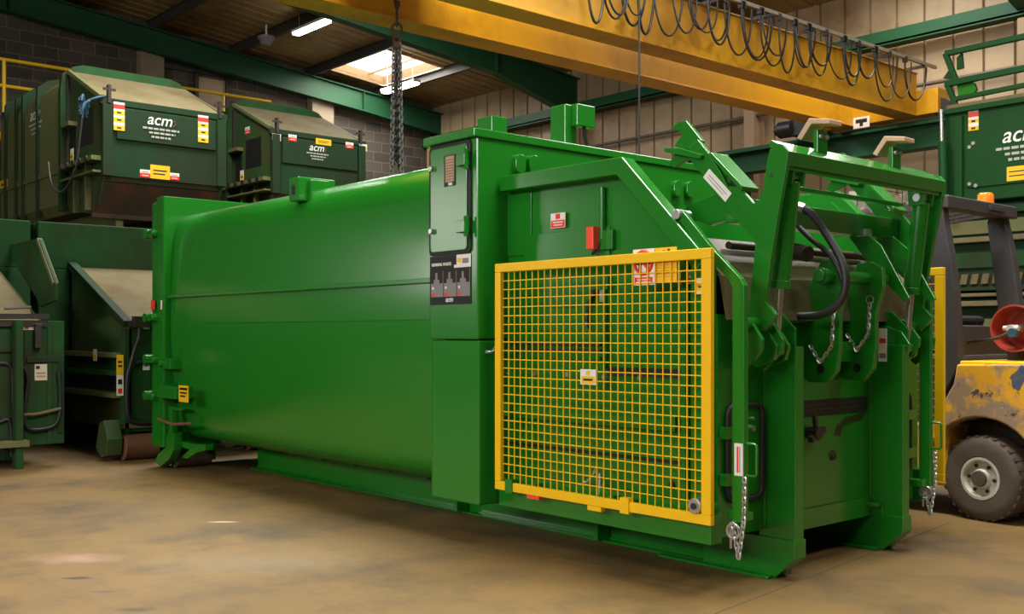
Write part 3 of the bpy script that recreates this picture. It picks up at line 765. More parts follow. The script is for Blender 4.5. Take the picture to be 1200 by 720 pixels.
# --- skid rails with slot tabs
for s, y0 in ((1, 4.60), (-1, far(4.60))):
    r = MB()
    a, b = (y0, y0 + s * 0.09)
    lo, hi = min(a, b), max(a, b)
    r.box(-8.85, -3.17, y0 + s * 0.02 - 0.008, y0 + s * 0.02 + 0.008, 0.0, 0.27).box(-8.85, -3.17, lo, hi, 0.0, 0.02).box(-8.85, -3.17, lo, hi, 0.25, 0.27)
    r.box(-8.85, -3.2, y0 - s * 0.06 if s > 0 else y0, y0 if s > 0 else y0 + 0.06, 0.0, 0.012)
    r.build('skid_rail', GREEN, wc, 0.003)
    for i in range(8):
        xx = -8.65 + i * 0.49
        MB().box(xx - 0.035, xx + 0.035, min(y0 - s * 0.035, y0), max(y0 - s * 0.035, y0), 0.185, 0.215).build('rail_tab', GREEN, wc)
    for xx in (-5.75, -4.4): MB().box(xx - 0.015, xx + 0.015, min(y0 - s * 0.10, y0), max(y0 - s * 0.10, y0), 0.012, 0.25).build('rail_gusset', GREEN, wc)
for xx in (-8.2, -7.2, -6.2, -5.2, -4.2): MB().box(xx - 0.04, xx + 0.04, 4.62, far(4.62), 0.06, 0.24).build('cross_bearer', GREEN, wc)
# --- head frame: control cabinet running across the machine
CX0, CX1, CY = -5.25, -4.775, 3.90
c = MB()
c.box(CX0, CX1, CY, far(3.95), 1.21, 2.40)
cab = c.build('control_cabinet', GREEN, wc, 0.012)
MB().box(CX0 - 0.02, CX1 + 0.012, CY - 0.035, far(3.92), 2.395, 2.445).build('cabinet_cap', GREEN, cab, 0.006)
for y0, y1 in ((CY + 0.012, 4.7), (far(4.7), far(3.95))): MB().box(CX0 + 0.005, CX1 - 0.004, y0, y1, 0.235, 1.205).build('cabinet_leg', GREEN, wc, 0.010)
p0, p1 = at(504, 174, Y=CY), at(553, 296, Y=CY)
dx0, dx1, dz0, dz1 = p0.x + 0.005, p1.x, at(528, 301, Y=CY).z + 0.01, at(528, 168, Y=CY).z
seal = MB(); seal.prism(rrect(dx0, dx1, dz0, dz1, 0.035), 'Y', CY - 0.012, CY + 0.002); seal.build('door_seal', RUBBER, cab, 0.003)
dl = MB(); dl.prism(rrect(dx0 + 0.022, dx1 - 0.026, dz0 + 0.022, dz1 - 0.022, 0.025), 'Y', CY - 0.018, CY - 0.010)
door = dl.build('cabinet_door', GREEN, cab, 0.004)
a, b = at(521, 183, Y=CY - 0.018), at(534, 217, Y=CY - 0.018)
panel('display_window', door, (a.x, CY - 0.018, b.z), UX, UZ, b.x - a.x, a.z - b.z, STEEL_DK, [(0.12, 0.9, 0.13, 0.96, CREAM)] + [(0.14, 0.88, 0.2 + 0.09 * k, 0.22 + 0.09 * k, RUSTROLL) for k in range(8)] + [(0.40, 0.75, 0.02, 0.10, ZINC)], 'small brown display window in a dark frame')
for yy in (188, 266):
    q = at(549, yy, Y=CY)
    MB().box(q.x - 0.055, q.x + 0.03, CY - 0.055, CY - 0.012, q.z - 0.035, q.z + 0.035).cyl((q.x + 0.028, CY - 0.04, q.z - 0.06), (q.x + 0.028, CY - 0.04, q.z + 0.06), 0.014, n=10).build('hinge', GREEN, door, 0.003)
for yy in (199, 272):
    q = at(508.5, yy, Y=CY)
    MB().cyl((q.x + 0.01, CY - 0.04, q.z), (q.x + 0.01, CY - 0.012, q.z), 0.017, n=14).build('quarter_turn_lock', ZINC, door, 0.002, 40)
# information poster under the door
a, b = at(504.5, 356, Y=CY), at(552.5, 302, Y=CY)
PW, PH = b.x - a.x, at(528, 299.5, Y=CY).z - at(528, 357, Y=CY).z
po = Vector((a.x, CY, at(528, 357, Y=CY).z))
marks = [(0.66, 1.0, 0.74, 1.0, WHITE), (0.60, 0.70, 0.74, 0.80, WHITE), (0.68, 0.78, 0.84, 0.93, SIGNYEL), (0.80, 0.95, 0.82, 0.92, GREYINK)]
for k in range(3):
    marks += [(0.03 + 0.325 * k, 0.325 + 0.325 * k, 0.16, 0.44, GREYINK), (0.325 + 0.325 * k, 0.335 + 0.325 * k, 0.16, 0.70, GREYINK), (0.14 + 0.325 * k, 0.19 + 0.325 * k, 0.52, 0.66, GREYINK), (0.10 + 0.325 * k, 0.24 + 0.325 * k, 0.44, 0.52, GREYINK),
              (0.06 + 0.325 * k, 0.10 + 0.325 * k, 0.32, 0.37, WHITE), (0.14 + 0.325 * k, 0.28 + 0.325 * k, 0.30, 0.39, GREYINK), (0.04 + 0.325 * k, 0.14 + 0.325 * k, 0.18, 0.23, RED)]
post = panel('instruction_poster', cab, po, UX, UZ, PW, PH, INK, marks, 'black instruction poster with white print and pictures')
lettering('lettering', post, 'GENERAL WASTE', po + Vector((0.02, 0, PH * 0.80)), UX, UZ, PW * 0.062, WHITE, 0.0008)
lettering('lettering', post, 'acm', po + Vector((PW * 0.40, 0, PH * 0.055)), UX, UZ, PW * 0.11, WHITE, 0.001, 0.2)
# marker posts on top of the head frame
a = at(559, 140, Y=4.0)
MB().box(-5.0, -4.86, 4.08, 4.20, 2.44, 2.56).build('top_bracket', GREEN, cab, 0.005)
a, b = at(664, 140, X=-4.9), at(664, 165, X=-4.9)
o = MB(); o.box(-4.97, -4.83, a.y - 0.08, a.y + 0.02, 2.44, a.z + 0.08)
oo = o.build('lamp_post', GREEN, cab, 0.006)
MB().box(-4.83, -4.77, a.y - 0.03, a.y + 0.13, a.z - 0.06, a.z + 0.08).build('junction_box', GREEN, oo, 0.006)
MB().tube(bez((-4.80, a.y + 0.06, a.z - 0.06), (-4.80, a.y + 0.06, a.z - 0.20), (-4.80, a.y + 0.15, a.z - 0.2), (-4.80, a.y + 0.12, 2.42)), 0.012, 6).build('cable', BLACK, oo)
for (xx, yy) in ((607, 192), (623, 193), (791, 221), (806, 222)):           # crane eyes on the head frame
    q = at(xx, yy, X=-4.77)
    pl = rrect(q.y - 0.04, q.y + 0.04, q.z - 0.06, q.z + 0.055, 0.038, 5)
    MB().prism(pl, 'X', -4.78, -4.74).build('lifting_lug', GREEN, wc, 0.004)
# bonding chain between cabinet and guard
q0, q1 = at(561, 404, Y=CY + 0.05), at(585, 402, Y=3.99)
chain_mb(q0, q1, 0.028, 0.004, 0.013, 0.05).build('guard_chain', ZINC, wc, smooth=60)
# --- press body under the hopper
PX0, PX1 = -4.775, -3.25
SY = 4.14
side = [(PX0, 0.24), (PX1, 0.24), (PX1, 1.60), (-3.30, 1.64), (-3.80, 2.10), (PX0, 2.10)]
for s in (1, -1):
    y = SY if s > 0 else far(SY)
    sd = MB().prism(side, 'Y', min(y, y + s * 0.03), max(y, y + s * 0.03)).build('side_plate', GREEN, wc)
    # square tube rim along the hopper edge
    rim = [(-4.735, 2.135), (-3.795, 2.13), (-3.275, 1.60), (-3.235, 1.36)]
    yr = y - s * 0.05
    rm = MB()
    out = [(-4.755, 2.175), (-3.775, 2.17), (-3.225, 1.615)]
    inn = [(-4.755, 2.085), (-3.815, 2.08), (-3.285, 1.545)]
    rm.prism(out + inn[::-1], 'Y', min(yr - s * 0.04, yr + s * 0.05), max(yr - s * 0.04, yr + s * 0.05))
    rm.build('hopper_rim', GREEN, wc, 0.006)
    st = MB()
    st.box(-3.33, -3.25, min(y - s * 0.07, y), max(y - s * 0.07, y), 0.26, 1.58).box(-3.42, -3.39, min(y - s * 0.04, y), max(y - s * 0.04, y), 0.26, 1.62)
    st.build('side_post', GREEN, wc, 0.005)
    sill = MB().box(PX0 + 0.01, -3.19, min(4.05 if s > 0 else far(4.05), y), max(4.05 if s > 0 else far(4.05), y), 0.225, 0.42)
    sill.build('side_sill', GREEN, wc, 0.006)
b = MB(); b.box(PX0, PX1 - 0.01, SY + 0.03, far(SY + 0.03), 0.24, 0.30).box(PX1 - 0.03, PX1 - 0.005, SY + 0.03, far(SY + 0.03), 0.30, 1.30).box(PX0 + 0.02, PX1 - 0.05, SY + 0.03, far(SY + 0.03), 0.92, 0.96)
b.build('press_body', GREEN, wc)
tray = MB(); tray.sheet([(-4.70, 1.10), (-4.25, 1.42), (-3.80, 1.72), (-3.45, 1.72), (-3.24, 1.52), (-3.20, 1.31)], 'Y', SY + 0.04, far(SY + 0.04), 0.02)
tray.build('hopper_flap', FLAP, wc, smooth=20)
MB().box(-3.30, -3.24, SY + 0.04, far(SY + 0.04), 1.285, 1.315).build('flap_edge', STEEL_DK, wc)
# details on the near side plate, behind the mesh
def side_box(name, x0, y0, x1, y1, d, m=GREEN, bev=0.003, Y=SY):
    a, b = at(x0, (y0 + y1) / 2, Y=Y), at(x1, (y0 + y1) / 2, Y=Y); c, e = at((x0 + x1) / 2, y0, Y=Y), at((x0 + x1) / 2, y1, Y=Y)
    return MB().box(a.x, b.x, Y - d, Y + 0.005, e.z, c.z).build(name, m, wc, bev)
side_box('raised_panel', 616, 271, 716, 360, 0.012)
side_box('raised_panel', 596, 222, 624, 300, 0.010)
px_panel('warning_sign', wc, 648, 250, 665, 267.5, WHITE, [(0.03, 0.97, 0.04, 0.52, RED), (0.35, 0.65, 0.6, 0.95, RED), (0.15, 0.85, 0.34, 0.42, WHITE), (0.2, 0.8, 0.16, 0.24, WHITE)], Y=SY, off=0.014, label='small red and white warning sign')
q = at(702, 280, Y=SY)
sw = MB().box(q.x - 0.028, q.x + 0.028, SY - 0.075, SY - 0.01, q.z - 0.062, q.z + 0.062).build('interlock_switch', REDBOX, wc, 0.006)
side_box('switch_bracket', 706, 270, 722, 293, 0.03)
q0 = at(709, 220, Y=SY); q1 = at(712, 432, Y=SY)
MB().tube([(q0.x, SY - 0.02, q0.z), (q0.x, SY - 0.02, q0.z - 0.28)], 0.016, 8).tube([(q1.x, SY - 0.02, q0.z - 0.50), (q1.x, SY - 0.02, q1.z)], 0.012, 8).build('conduit', GREEN, wc, smooth=50)
MB().tube([(q0.x, SY - 0.02, q0.z - 0.28), (q0.x - 0.02, SY - 0.03, q0.z - 0.34), (q0.x - 0.05, SY - 0.05, q0.z - 0.36)], 0.009, 6).build('cable', BLACK, wc, smooth=50)
MB().tube(bez(at(702, 336, Y=SY - 0.03), at(690, 350, Y=SY - 0.03), at(687, 360, Y=SY - 0.03), at(688, 385, Y=SY - 0.03)), 0.013, 6).build('cable', BLACK, wc, smooth=50)
a = at(708, 343, Y=SY)
MB().box(a.x - 0.006, a.x + 0.02, SY - 0.03, SY, a.z - 0.05, a.z + 0.05).build('gate_latch', ZINC, wc)
side_box('junction_box', 694, 325, 718, 340, 0.04)
for (x0, y0, x1, y1) in ((596, 401, 706, 405), (596, 409, 706, 412), (600, 417, 706, 421)):
    side_box('pipe_run', x0, y0, x1, y1, 0.02, STEEL_DK if y0 < 410 else GREEN)
side_box('slot', 712, 432, 826, 443, 0.004, INK, 0)
side_box('ledge', 588, 480, 800, 496, 0.06)
side_box('seam_gap', 592, 529, 800, 533, 0.003, INK, 0)
side_box('edge_gap', 815, 330, 829, 470, 0.003, INK, 0)
side_box('end_lug', 575, 481, 586, 523, 0.10, Y=4.10)
for (xx, yy) in ((594, 437), (629, 438), (667, 439), (710, 442), (752, 443), (801, 384)):
    q = at(xx, yy, Y=SY); MB().cyl((q.x, SY - 0.02, q.z), (q.x, SY, q.z), 0.016, n=6).build('bolt', ZINC, wc)
q = at(788, 569, Y=SY); MB().cyl((q.x, SY - 0.01, q.z), (q.x, SY + 0.01, q.z), 0.02, n=12).build('drain_hole', INK, wc)
px_panel('warning_sign', wc, 797, 317, 815, 333, WHITE, [(0.03, 0.97, 0.04, 0.42, RED), (0.55, 0.9, 0.55, 0.85, GREYINK)], Y=SY, off=0.012, label='small white sticker with red band')
px_panel('warning_sign', wc, 816, 326, 828, 345, SIGNYEL, [(0.1, 0.9, 0.7, 0.98, WHITE), (0.1, 0.9, 0.02, 0.15, WHITE), (0.3, 0.9, 0.4, 0.5, INK)], Y=SY - 0.07, off=0.002, label='small yellow and white sticker')
px_panel('warning_sign', wc, 681, 433, 699, 451, WHITE, [(0.06, 0.94, 0.05, 0.55, SIGNYEL), (0.2, 0.8, 0.25, 0.38, INK), (0.38, 0.62, 0.6, 0.9, SIGNYEL)], Y=3.985, off=0.002, label='white and yellow warning sign wired to the mesh')
a, b, c2 = at(666, 568, Y=4.06), at(692, 561, Y=4.06), at(699, 550, Y=4.06)
w = chain_mb(a, b, 0.03, 0.004, 0.012, 0.02); chain_mb(b, c2, 0.03, 0.004, 0.012, 0, w); w.build('pin_chain', ZINC, wc, smooth=50)
a, b = at(703, 555, Y=4.06), at(703, 581, Y=4.06)
MB().tube([a, b], 0.012, 8).build('locking_pin', ZINC, wc, smooth=50)
# --- mesh guards, one each side
GX0, GX1, GZ0, GZ1 = -4.70, -3.125, 0.338, 1.650
for s in (1, -1):
    y = 3.995 if s > 0 else far(3.995)
    yo = y - s * 0.03
    fr = MB(); W = 0.05
    lo, hi = min(y, yo), max(y, yo)
    fr.prism([(GX0, GZ0), (GX1, GZ0), (GX1, GZ1), (GX0, GZ1)], 'Y', lo, hi) if False else None
    fr.box(GX0, GX1, lo, hi, GZ0, GZ0 + W).box(GX0, GX1, lo, hi, GZ1 - W, GZ1).box(GX0, GX0 + W, lo, hi, GZ0 + W, GZ1 - W).box(GX1 - W * 1.15, GX1, lo, hi, GZ0 + W, GZ1 - W)
    g = fr.build('mesh_guard', YELLOW, wc, 0.004)
    if s < 0: g['label'] = 'yellow mesh guard on the far side'
    me = MB(); n = 29
    yw = y - s * 0.008
    for i in range(1, n):
        xx = GX0 + W + (GX1 - GX0 - 2.15 * W) * i / n
        me.box(xx - 0.0027, xx + 0.0027, yw - 0.0027, yw + 0.0027, GZ0 + W - 0.01, GZ1 - W + 0.01)
    n = 24
    for i in range(1, n):
        zz = GZ0 + W + (GZ1 - GZ0 - 2 * W) * i / n
        me.box(GX0 + W - 0.01, GX1 - W, yw + s * 0.0027 - 0.0027, yw + s * 0.0027 + 0.0027, zz - 0.0027, zz + 0.0027)
    me.build('mesh', YELLOW, g)
    MB().cyl((GX1 - 0.09, yo - s * 0.012, GZ0 + 0.085), (GX1 - 0.09, y, GZ0 + 0.085), 0.038, n=18).build('lock_disc', ZINC, g, 0.003, 40)
    MB().cyl((GX1 - 0.09, yo - s * 0.02, GZ0 + 0.085), (GX1 - 0.09, yo, GZ0 + 0.085), 0.016, n=12).build('lock_key', STEEL_DK, g)
    for xx in (GX0 + 0.10, GX0 + 1.0):
        MB().box(xx, xx + 0.06, min(yo - s * 0.008, y), max(yo - s * 0.008, y), GZ0 - 0.01, GZ0 + 0.07).build('guard_clip', GREEN if xx < -4 else YELLOW, g)
    for xx in (GX0 + 0.3, GX0 + 0.9, GX1 - 0.1): MB().box(xx - 0.02, xx + 0.02, min(y, y + s * 0.06), max(y, y + s * 0.06), 0.36, 0.40).build('guard_stay', GREEN, g)
    MB().box(GX0 + 0.28, GX0 + 0.38, min(yo, y), max(yo, y), GZ0 - 0.02, GZ0).build('reflector', REDBOX, g)
    MB().box(GX0 + 0.76, GX0 + 0.86, min(yo, y), max(yo, y), GZ0 - 0.025, GZ0).build('guard_tab', YELLOW, g)
# prohibition sign and notice hung on the top bar of the near guard
Yn = 3.998
a, b = at(742, 335, Y=Yn), at(767, 291, Y=Yn); c, e = at(768, 332, Y=Yn), at(793, 289, Y=Yn)
ps = panel('prohibition_sign', wc, (a.x, Yn + 0.003, a.z), UX, UZ, b.x - a.x, b.z - a.z, WHITE, [(0.08, 0.92, 0.03, 0.22, RED), (0.2, 0.8, 0.14, 0.17, WHITE), (0.15, 0.85, 0.07, 0.10, WHITE)], 'white sign with a red prohibition ring')
cx, cz, r = (a.x + b.x) / 2, a.z + (b.z - a.z) * 0.62, (b.x - a.x) * 0.40
MB().tube([Vector((cx + r * math.cos(t), Yn - 0.002, cz + r * math.sin(t))) for t in (2 * PI * i / 24 for i in range(24))], 0.009, 6, True).bar((cx - r * 0.7, Yn - 0.002, cz + r * 0.7), (cx + r * 0.7, Yn - 0.002, cz - r * 0.7), 0.006, 0.016).build('ring', RED, ps)
fg = MB()
for s in (-1, 1): fg.box(cx + s * r * 0.45 - 0.018, cx + s * r * 0.45 + 0.018, Yn - 0.003, Yn, cz - 0.01, cz + 0.035).box(cx + s * r * 0.45 - 0.008, cx + s * r * 0.45 + 0.008, Yn - 0.003, Yn, cz - 0.06, cz - 0.005)
fg.build('pictogram', INK, ps)
panel('notice', wc, (c.x, Yn + 0.003, c.z), UX, UZ, e.x - c.x, e.z - c.z, SIGNYEL, [(0.34, 0.50, 0.86, 0.93, GREYINK), (0.58, 0.70, 0.85, 0.95, INK)] + [(0.08, 0.92 - 0.13 * (k % 3), 0.16 + 0.085 * k, 0.175 + 0.085 * k, CRANEY) for k in range(7)], 'yellow notice with small print')

# --- front end: posts, press door, hook plates
for s in (1, -1):
    y = 4.545 if s > 0 else far(4.545)
    yi = y + s * 0.075
    pm = MB()
    pm.box(-3.27, -3.05, min(y, yi), max(y, yi), 0.19, 1.18)
    pm.prism([(-3.27, 1.18), (-3.05, 1.18), (-3.05, 1.27), (-3.15, 1.37), (-3.27, 1.37)], 'Y', min(y, y + s * 0.012), max(y, y + s * 0.012))
    pm.box(-3.27, -3.25, min(y, yi), max(y, yi), 1.18, 1.34)
    pm.build('front_post', GREEN, wc, 0.004)
    ft = MB()
    y2 = y - s * 0.015
    ft.prism([(-3.62, 0.0), (-3.165, 0.0), (-3.045, 0.115), (-3.045, 0.205), (-3.62, 0.205)], 'Y', min(y2, yi + s * 0.012), max(y2, yi + s * 0.012))
    ft.box(-3.9, -3.17, min(y2 - s * 0.05, y2), max(y2 - s * 0.05, y2), 0.0, 0.014)
    ft.build('skid_foot', GREEN, wc, 0.004)
    wing = MB(); yw = SY + 0.02 if s > 0 else far(SY + 0.02)
    wing.box(-3.25, -3.235, min(yw, y), max(yw, y), 0.24, 1.34); wing.build('front_plate', GREEN, wc)
pd = MB(); pd.box(-3.27, -3.25, 4.62, far(4.62), 0.19, 1.34)
pdo = pd.build('press_door', GREEN, wc, 0.003)
MB().box(-3.25, -3.235, 4.62, far(4.62), 0.19, 0.30).build('lower_strip', GREEN, pdo, 0.003)
a, b = at(940, 480, X=-3.25), at(1016, 474, X=-3.25)
c = at(980, 467, X=-3.25).z; d2 = at(980, 486, X=-3.25).z
MB().prism(rrect(4.63, b.y, d2, c, 0.02), 'X', -3.252, -3.247).build('slot', INK, pdo)
for zz in (0.35, 0.65): MB().box(-3.247, -3.243, 4.63, b.y - 0.08, d2 + (c - d2) * zz, d2 + (c - d2) * (zz + 0.1)).build('slot_bar', STEEL_DK, pdo)
sm = [at(x, y, X=-3.247) for x, y in ((1016, 478), (1010, 492), (996, 496), (988, 500), (984, 512), (978, 510), (982, 498), (990, 490), (1005, 486))]
smo = MB(); smo.prism([(q.y, q.z) for q in sm], 'X', -3.2495, -3.2455); smo.build('grease_stain', mat('brown_grease', (0.022, 0.030, 0.010), 0.35), pdo)
q = at(975, 534, X=-3.25); MB().cyl((-3.25, q.y, q.z), (-3.232, q.y, q.z), 0.03, 0.02, 12).build('grease_plug', STEEL_DK, pdo)
q = at(953, 508, X=-3.22); MB().cyl((-3.25, q.y, q.z), (-3.18, q.y, q.z), 0.035, n=10).bar((-3.2, q.y - 0.06, q.z - 0.03), (-3.2, q.y + 0.07, q.z + 0.02), 0.03, 0.03).bar((-3.2, q.y, q.z), (-3.2, q.y - 0.02, q.z + 0.10), 0.02, 0.02).build('coupling', STEEL_DK, pdo)
lugs = []
for (yy, nm) in ((4.93, 0), (5.29, 1)):
    pl = [(-3.26, 1.02), (-3.22, 0.985), (-3.10, 0.985), (-3.045, 1.05), (-3.03, 1.16), (-3.03, 1.35), (-2.985, 1.50), (-2.99, 1.60), (-3.06, 1.64), (-3.14, 1.63), (-3.21, 1.50), (-3.27, 1.30)]
    lo = MB().prism(pl, 'Y', yy - 0.018, yy + 0.018).build('hook_plate', GREEN, wc, 0.004)
    MB().cyl((-3.14, yy - 0.021, 1.055), (-3.14, yy + 0.021, 1.055), 0.024, n=16).build('pin_hole', INK, lo)
    MB().box(-3.26, -3.06, yy + 0.018, yy + 0.05, 1.12, 1.36).build('stiffener', GREEN, lo, 0.003)
    lugs.append(lo)
MB().cyl((-3.085, 4.80, 1.545), (-3.085, 5.44, 1.545), 0.034, n=20).build('hook_bar', GREEN, wc, 0.004, 40)
for yc in (4.84, 5.42): MB().cyl((-3.085, yc - 0.02, 1.545), (-3.085, yc + 0.02, 1.545), 0.045, n=20).build('bar_collar', GREEN, wc, 0.003, 40)
MB().box(-3.26, -3.22, 4.62, far(4.62), 1.30, 1.345).build('top_rail', GREEN, wc, 0.003)
MB().box(-3.25, -3.16, 5.02, 5.27, 1.09, 1.20).build('hook_web', GREEN, wc, 0.003)
for (yy, x0) in ((5.265, 1011), (4.905, 950)):
    dd = 0 if x0 > 1000 else 0
    z0 = 1.41 if x0 > 1000 else 1.35
    c = chain_mb((-3.06, yy, z0), (-3.07, yy, z0 - 0.17), 0.034, 0.005, 0.016)
    chain_mb((-3.07, yy, z0 - 0.17), (-3.14, yy, z0 - 0.26), 0.03, 0.004, 0.013, 0.0, c); chain_mb((-3.14, yy, z0 - 0.26), (-3.20, yy, z0 - 0.17), 0.03, 0.004, 0.013, 0.0, c)
    c.tube([Vector((-3.06 + 0.022 * math.cos(t), yy, z0 + 0.02 + 0.022 * math.sin(t))) for t in (2 * PI * i / 12 for i in range(12))], 0.004, 6, True)
    c.build('pin_chain', ZINC, wc, smooth=60)
q = at(1034, 406, X=-3.24)
px_panel('label', wc, 1030, 385, 1039.5, 424, WHITE, [(0.1, 0.9, 0.55, 0.7, RED), (0.1, 0.9, 0.1, 0.25, GREYINK)], Y=5.598, off=0.001, label='white label with red print')
# hatch with black rubber edge on the front wing plate, near and far side
for s in (1, -1):
    fx = -3.232
    y0, y1 = (4.225, 4.505) if s > 0 else (far(4.505), far(4.225))
    z0, z1 = 0.415, 0.885
    h = MB().prism(rrect(y0, y1, z0, z1, 0.05), 'X', fx - 0.01, fx + 0.006).build('hatch', GREEN, wc)
    MB().tube([Vector((fx + 0.010, u, v)) for u, v in rrect(y0, y1, z0, z1, 0.05)], 0.017, 8, True).build('rubber_edge', RUBBER, h, smooth=60)
    yh = y0 if s > 0 else y1
    for zz in (z1 - 0.13, z0 + 0.11): MB().box(fx - 0.005, fx + 0.035, yh - 0.05, yh + 0.05, zz - 0.03, zz + 0.03).build('hinge', GREEN, h, 0.003)
    ym = (y0 + y1) / 2 + s * 0.06
    for zz, r in ((z1 - 0.12, 0.016), (z1 - 0.07, 0.008)): MB().cyl((fx, ym, zz), (fx + 0.02, ym, zz), r, n=12).build('lock', ZINC, h)

wl = [Vector((-3.249 + 0.002 * (i % 2), 5.594, 0.20 + i * 0.028)) for i in range(36)]
MB().tube(wl, 0.005, 6).build('weld_bead', GREEN, wc)
wl = [Vector((-3.231, 4.541 - 0.002 * (i % 2), 0.25 + i * 0.028)) for i in range(32)]
MB().tube(wl, 0.005, 6).build('weld_bead', GREEN, wc)
# --- bin lift: arms, cross beam, cylinders; polygons measured on the plane of the near arm
YA = 4.28
YL = 5.06                                    # centre line of the bin lift
def farl(y): return 2 * YL - y
arm_poly = xz([(909, 167.5), (917.5, 169.6), (924, 177), (921, 200), (912, 250), (904, 300), (897, 354), (909, 369), (895, 388), (880, 382), (876, 372), (885, 287), (880, 279), (853, 247), (825, 208), (804, 183), (808, 172), (817, 163), (832, 182), (845, 203), (853, 219), (863, 218), (872, 226), (882, 238), (888, 237), (894, 222), (899, 186), (902, 175)], YA)
tip_poly = xz([(783, 150), (793, 153), (796, 158), (791, 164), (787, 171), (800, 174), (815, 176), (819, 164), (801, 141), (792, 142)], YA)
spike = xz([(781, 192), (788, 178), (806, 184), (786, 196)], YA)
bar_p = xz([(782, 174.5), (800, 174), (826, 182), (824, 187), (808, 184), (783, 179)], YA)
flange = xz([(832, 181), (836, 179), (873, 219), (871, 224)], YA)
lever = xz([(788, 247), (795, 239), (829, 225), (845, 229), (853, 248), (846, 254), (820, 263), (806, 258), (794, 258)], YA)
lowb = xz([(880, 374), (888, 372), (893, 382), (903, 398), (902, 410), (893, 422), (880, 436), (874, 430), (876, 400)], YA)
for s in (1, -1):
    def yy(d, e):                                   # d, e: depths behind the near arm plane
        a, b = (YA + d, YA + e) if s > 0 else (farl(YA + d), farl(YA + e))
        return min(a, b), max(a, b)
    arm = MB().prism(arm_poly, 'Y', *yy(0, 0.028)).build('lift_arm', GREEN, wc, 0.004)
    MB().prism(tip_poly, 'Y', *yy(0.02, 0.05)).build('hook_tip', GREEN, arm, 0.003)
    MB().prism(spike, 'Y', *yy(0.02, 0.05)).build('tip_spike', GREEN, arm, 0.003)
    MB().prism(bar_p, 'Y', *yy(-0.03, 0.09)).build('tip_flange', GREEN, arm, 0.003)
    MB().prism(flange, 'Y', *yy(-0.02, 0.12)).build('arm_flange', GREEN, arm, 0.003)
    MB().prism(lever, 'Y', *yy(0.08, 0.12)).build('lever_plate', GREEN, arm, 0.003)
    q = at(904, 206, Y=YA); ya = yy(-0.002, 0.0)
    MB().cyl((q.x, ya[0], q.z), (q.x, ya[1], q.z), 0.008, n=10).build('hole', INK, arm)
    for (d0, d1) in ((-0.07, -0.045), (0.10, 0.125)):
        lb = MB().prism(lowb, 'Y', *yy(d0, d1)).build('pivot_bracket', GREEN, wc, 0.003)
    q = at(884, 424, Y=YA); ya = yy(-0.074, -0.07)
    MB().cyl((q.x, ya[0], q.z), (q.x, ya[1], q.z), 0.014, n=10).build('pivot_hole', INK, wc)
    q = at(884, 381, Y=YA); ya = yy(-0.10, 0.16)
    MB().cyl((q.x, ya[0], q.z), (q.x, ya[1], q.z), 0.038, n=18).build('pivot_pin', GREEN, wc, 0.003, 40)
    # lift cylinder: barrel above, chrome rod below
    yc = 4.42 if s > 0 else farl(4.42)
    top, mid, bot = at(927, 213, Y=4.42), at(914, 338, Y=4.42), at(909, 408, Y=4.42)
    T, M_, B_ = Vector((top.x, yc, top.z)), Vector((mid.x, yc, mid.z)), Vector((bot.x, yc, bot.z))
    cy = MB().cyl(M_, T, 0.046, n=24).cyl(M_, M_ + (T - M_).normalized() * 0.04, 0.050, n=24).build('lift_cylinder', GREEN, wc, 0.003, 40)
    MB().cyl(B_, M_, 0.019, n=20).build('rod', CHROME, cy, smooth=60)
    MB().cyl(B_ + Vector((0, -0.03, -0.01)), B_ + Vector((0, 0.03, -0.01)), 0.036, n=18).build('rod_eye', GREEN, cy, 0.003, 40)
    MB().cyl(T + Vector((0, -0.06, 0.025)), T + Vector((0, 0.06, 0.025)), 0.022, n=14).build('top_pin', ZINC, cy, smooth=40)
    for d in (-0.055, 0.04):
        MB().prism([(T.x - 0.05, T.z - 0.02), (T.x + 0.04, T.z - 0.02), (T.x + 0.06, T.z + 0.10), (T.x - 0.06, T.z + 0.12)], 'Y', yc + d, yc + d + 0.015).build('clevis_plate', GREEN, cy, 0.002)
    for d in (-0.06, 0.035):
        MB().prism([(B_.x - 0.14, B_.z + 0.13), (B_.x + 0.00, B_.z + 0.08), (B_.x + 0.05, B_.z + 0.01), (B_.x + 0.03, B_.z - 0.06), (B_.x - 0.06, B_.z - 0.10), (B_.x - 0.18, B_.z - 0.06)], 'Y', yc + d, yc + d + 0.025).build('rod_bracket', GREEN, wc, 0.003)
    # bent locking bar with handle, label and chain
    yb0, yb1 = yy(-0.20, -0.165) if s > 0 else (5.855, 5.89)
    lp = xz([(791, 251), (797, 245), (803, 248), (838, 292), (871, 327), (875, 335), (875, 612), (861, 612), (861, 338), (856, 327), (826, 296), (806, 268)], 4.10)
    lb = MB().prism(lp, 'Y', yb0, yb1).build('locking_bar', GREEN, wc, 0.004)
    q = at(798, 252, Y=4.10); yf = yb0 if s > 0 else yb1
    MB().cyl((q.x, yf - s * 0.022, q.z), (q.x, yf + s * 0.08, q.z), 0.026, n=14).build('pivot_bolt', ZINC, lb, 0.003, 40)
    a, b = at(876, 520, Y=4.10), at(887, 559, Y=4.10)
    ym = (yb0 + yb1) / 2
    MB().tube([(a.x - 0.01, ym, a.z), (b.x - 0.01, ym, a.z), (b.x, ym, a.z - 0.01), (b.x, ym, b.z + 0.01), (b.x - 0.01, ym, b.z), (a.x - 0.01, ym, b.z)], 0.007, 6).build('handle', GREEN, lb, smooth=50)
    if s > 0:
        px_panel('label', lb, 861, 520, 871, 558, WHITE, [(0.3, 0.5, 0.1, 0.9, RED), (0.6, 0.7, 0.1, 0.9, GREYINK)], Y=yb0, label='white label with fine red print')
    c0, c1, c2 = at(877, 560, Y=4.10), at(876, 612, Y=4.10), at(870, 654, Y=4.10)
    V = lambda p: Vector((p.x, yf - s * 0.01, p.z))
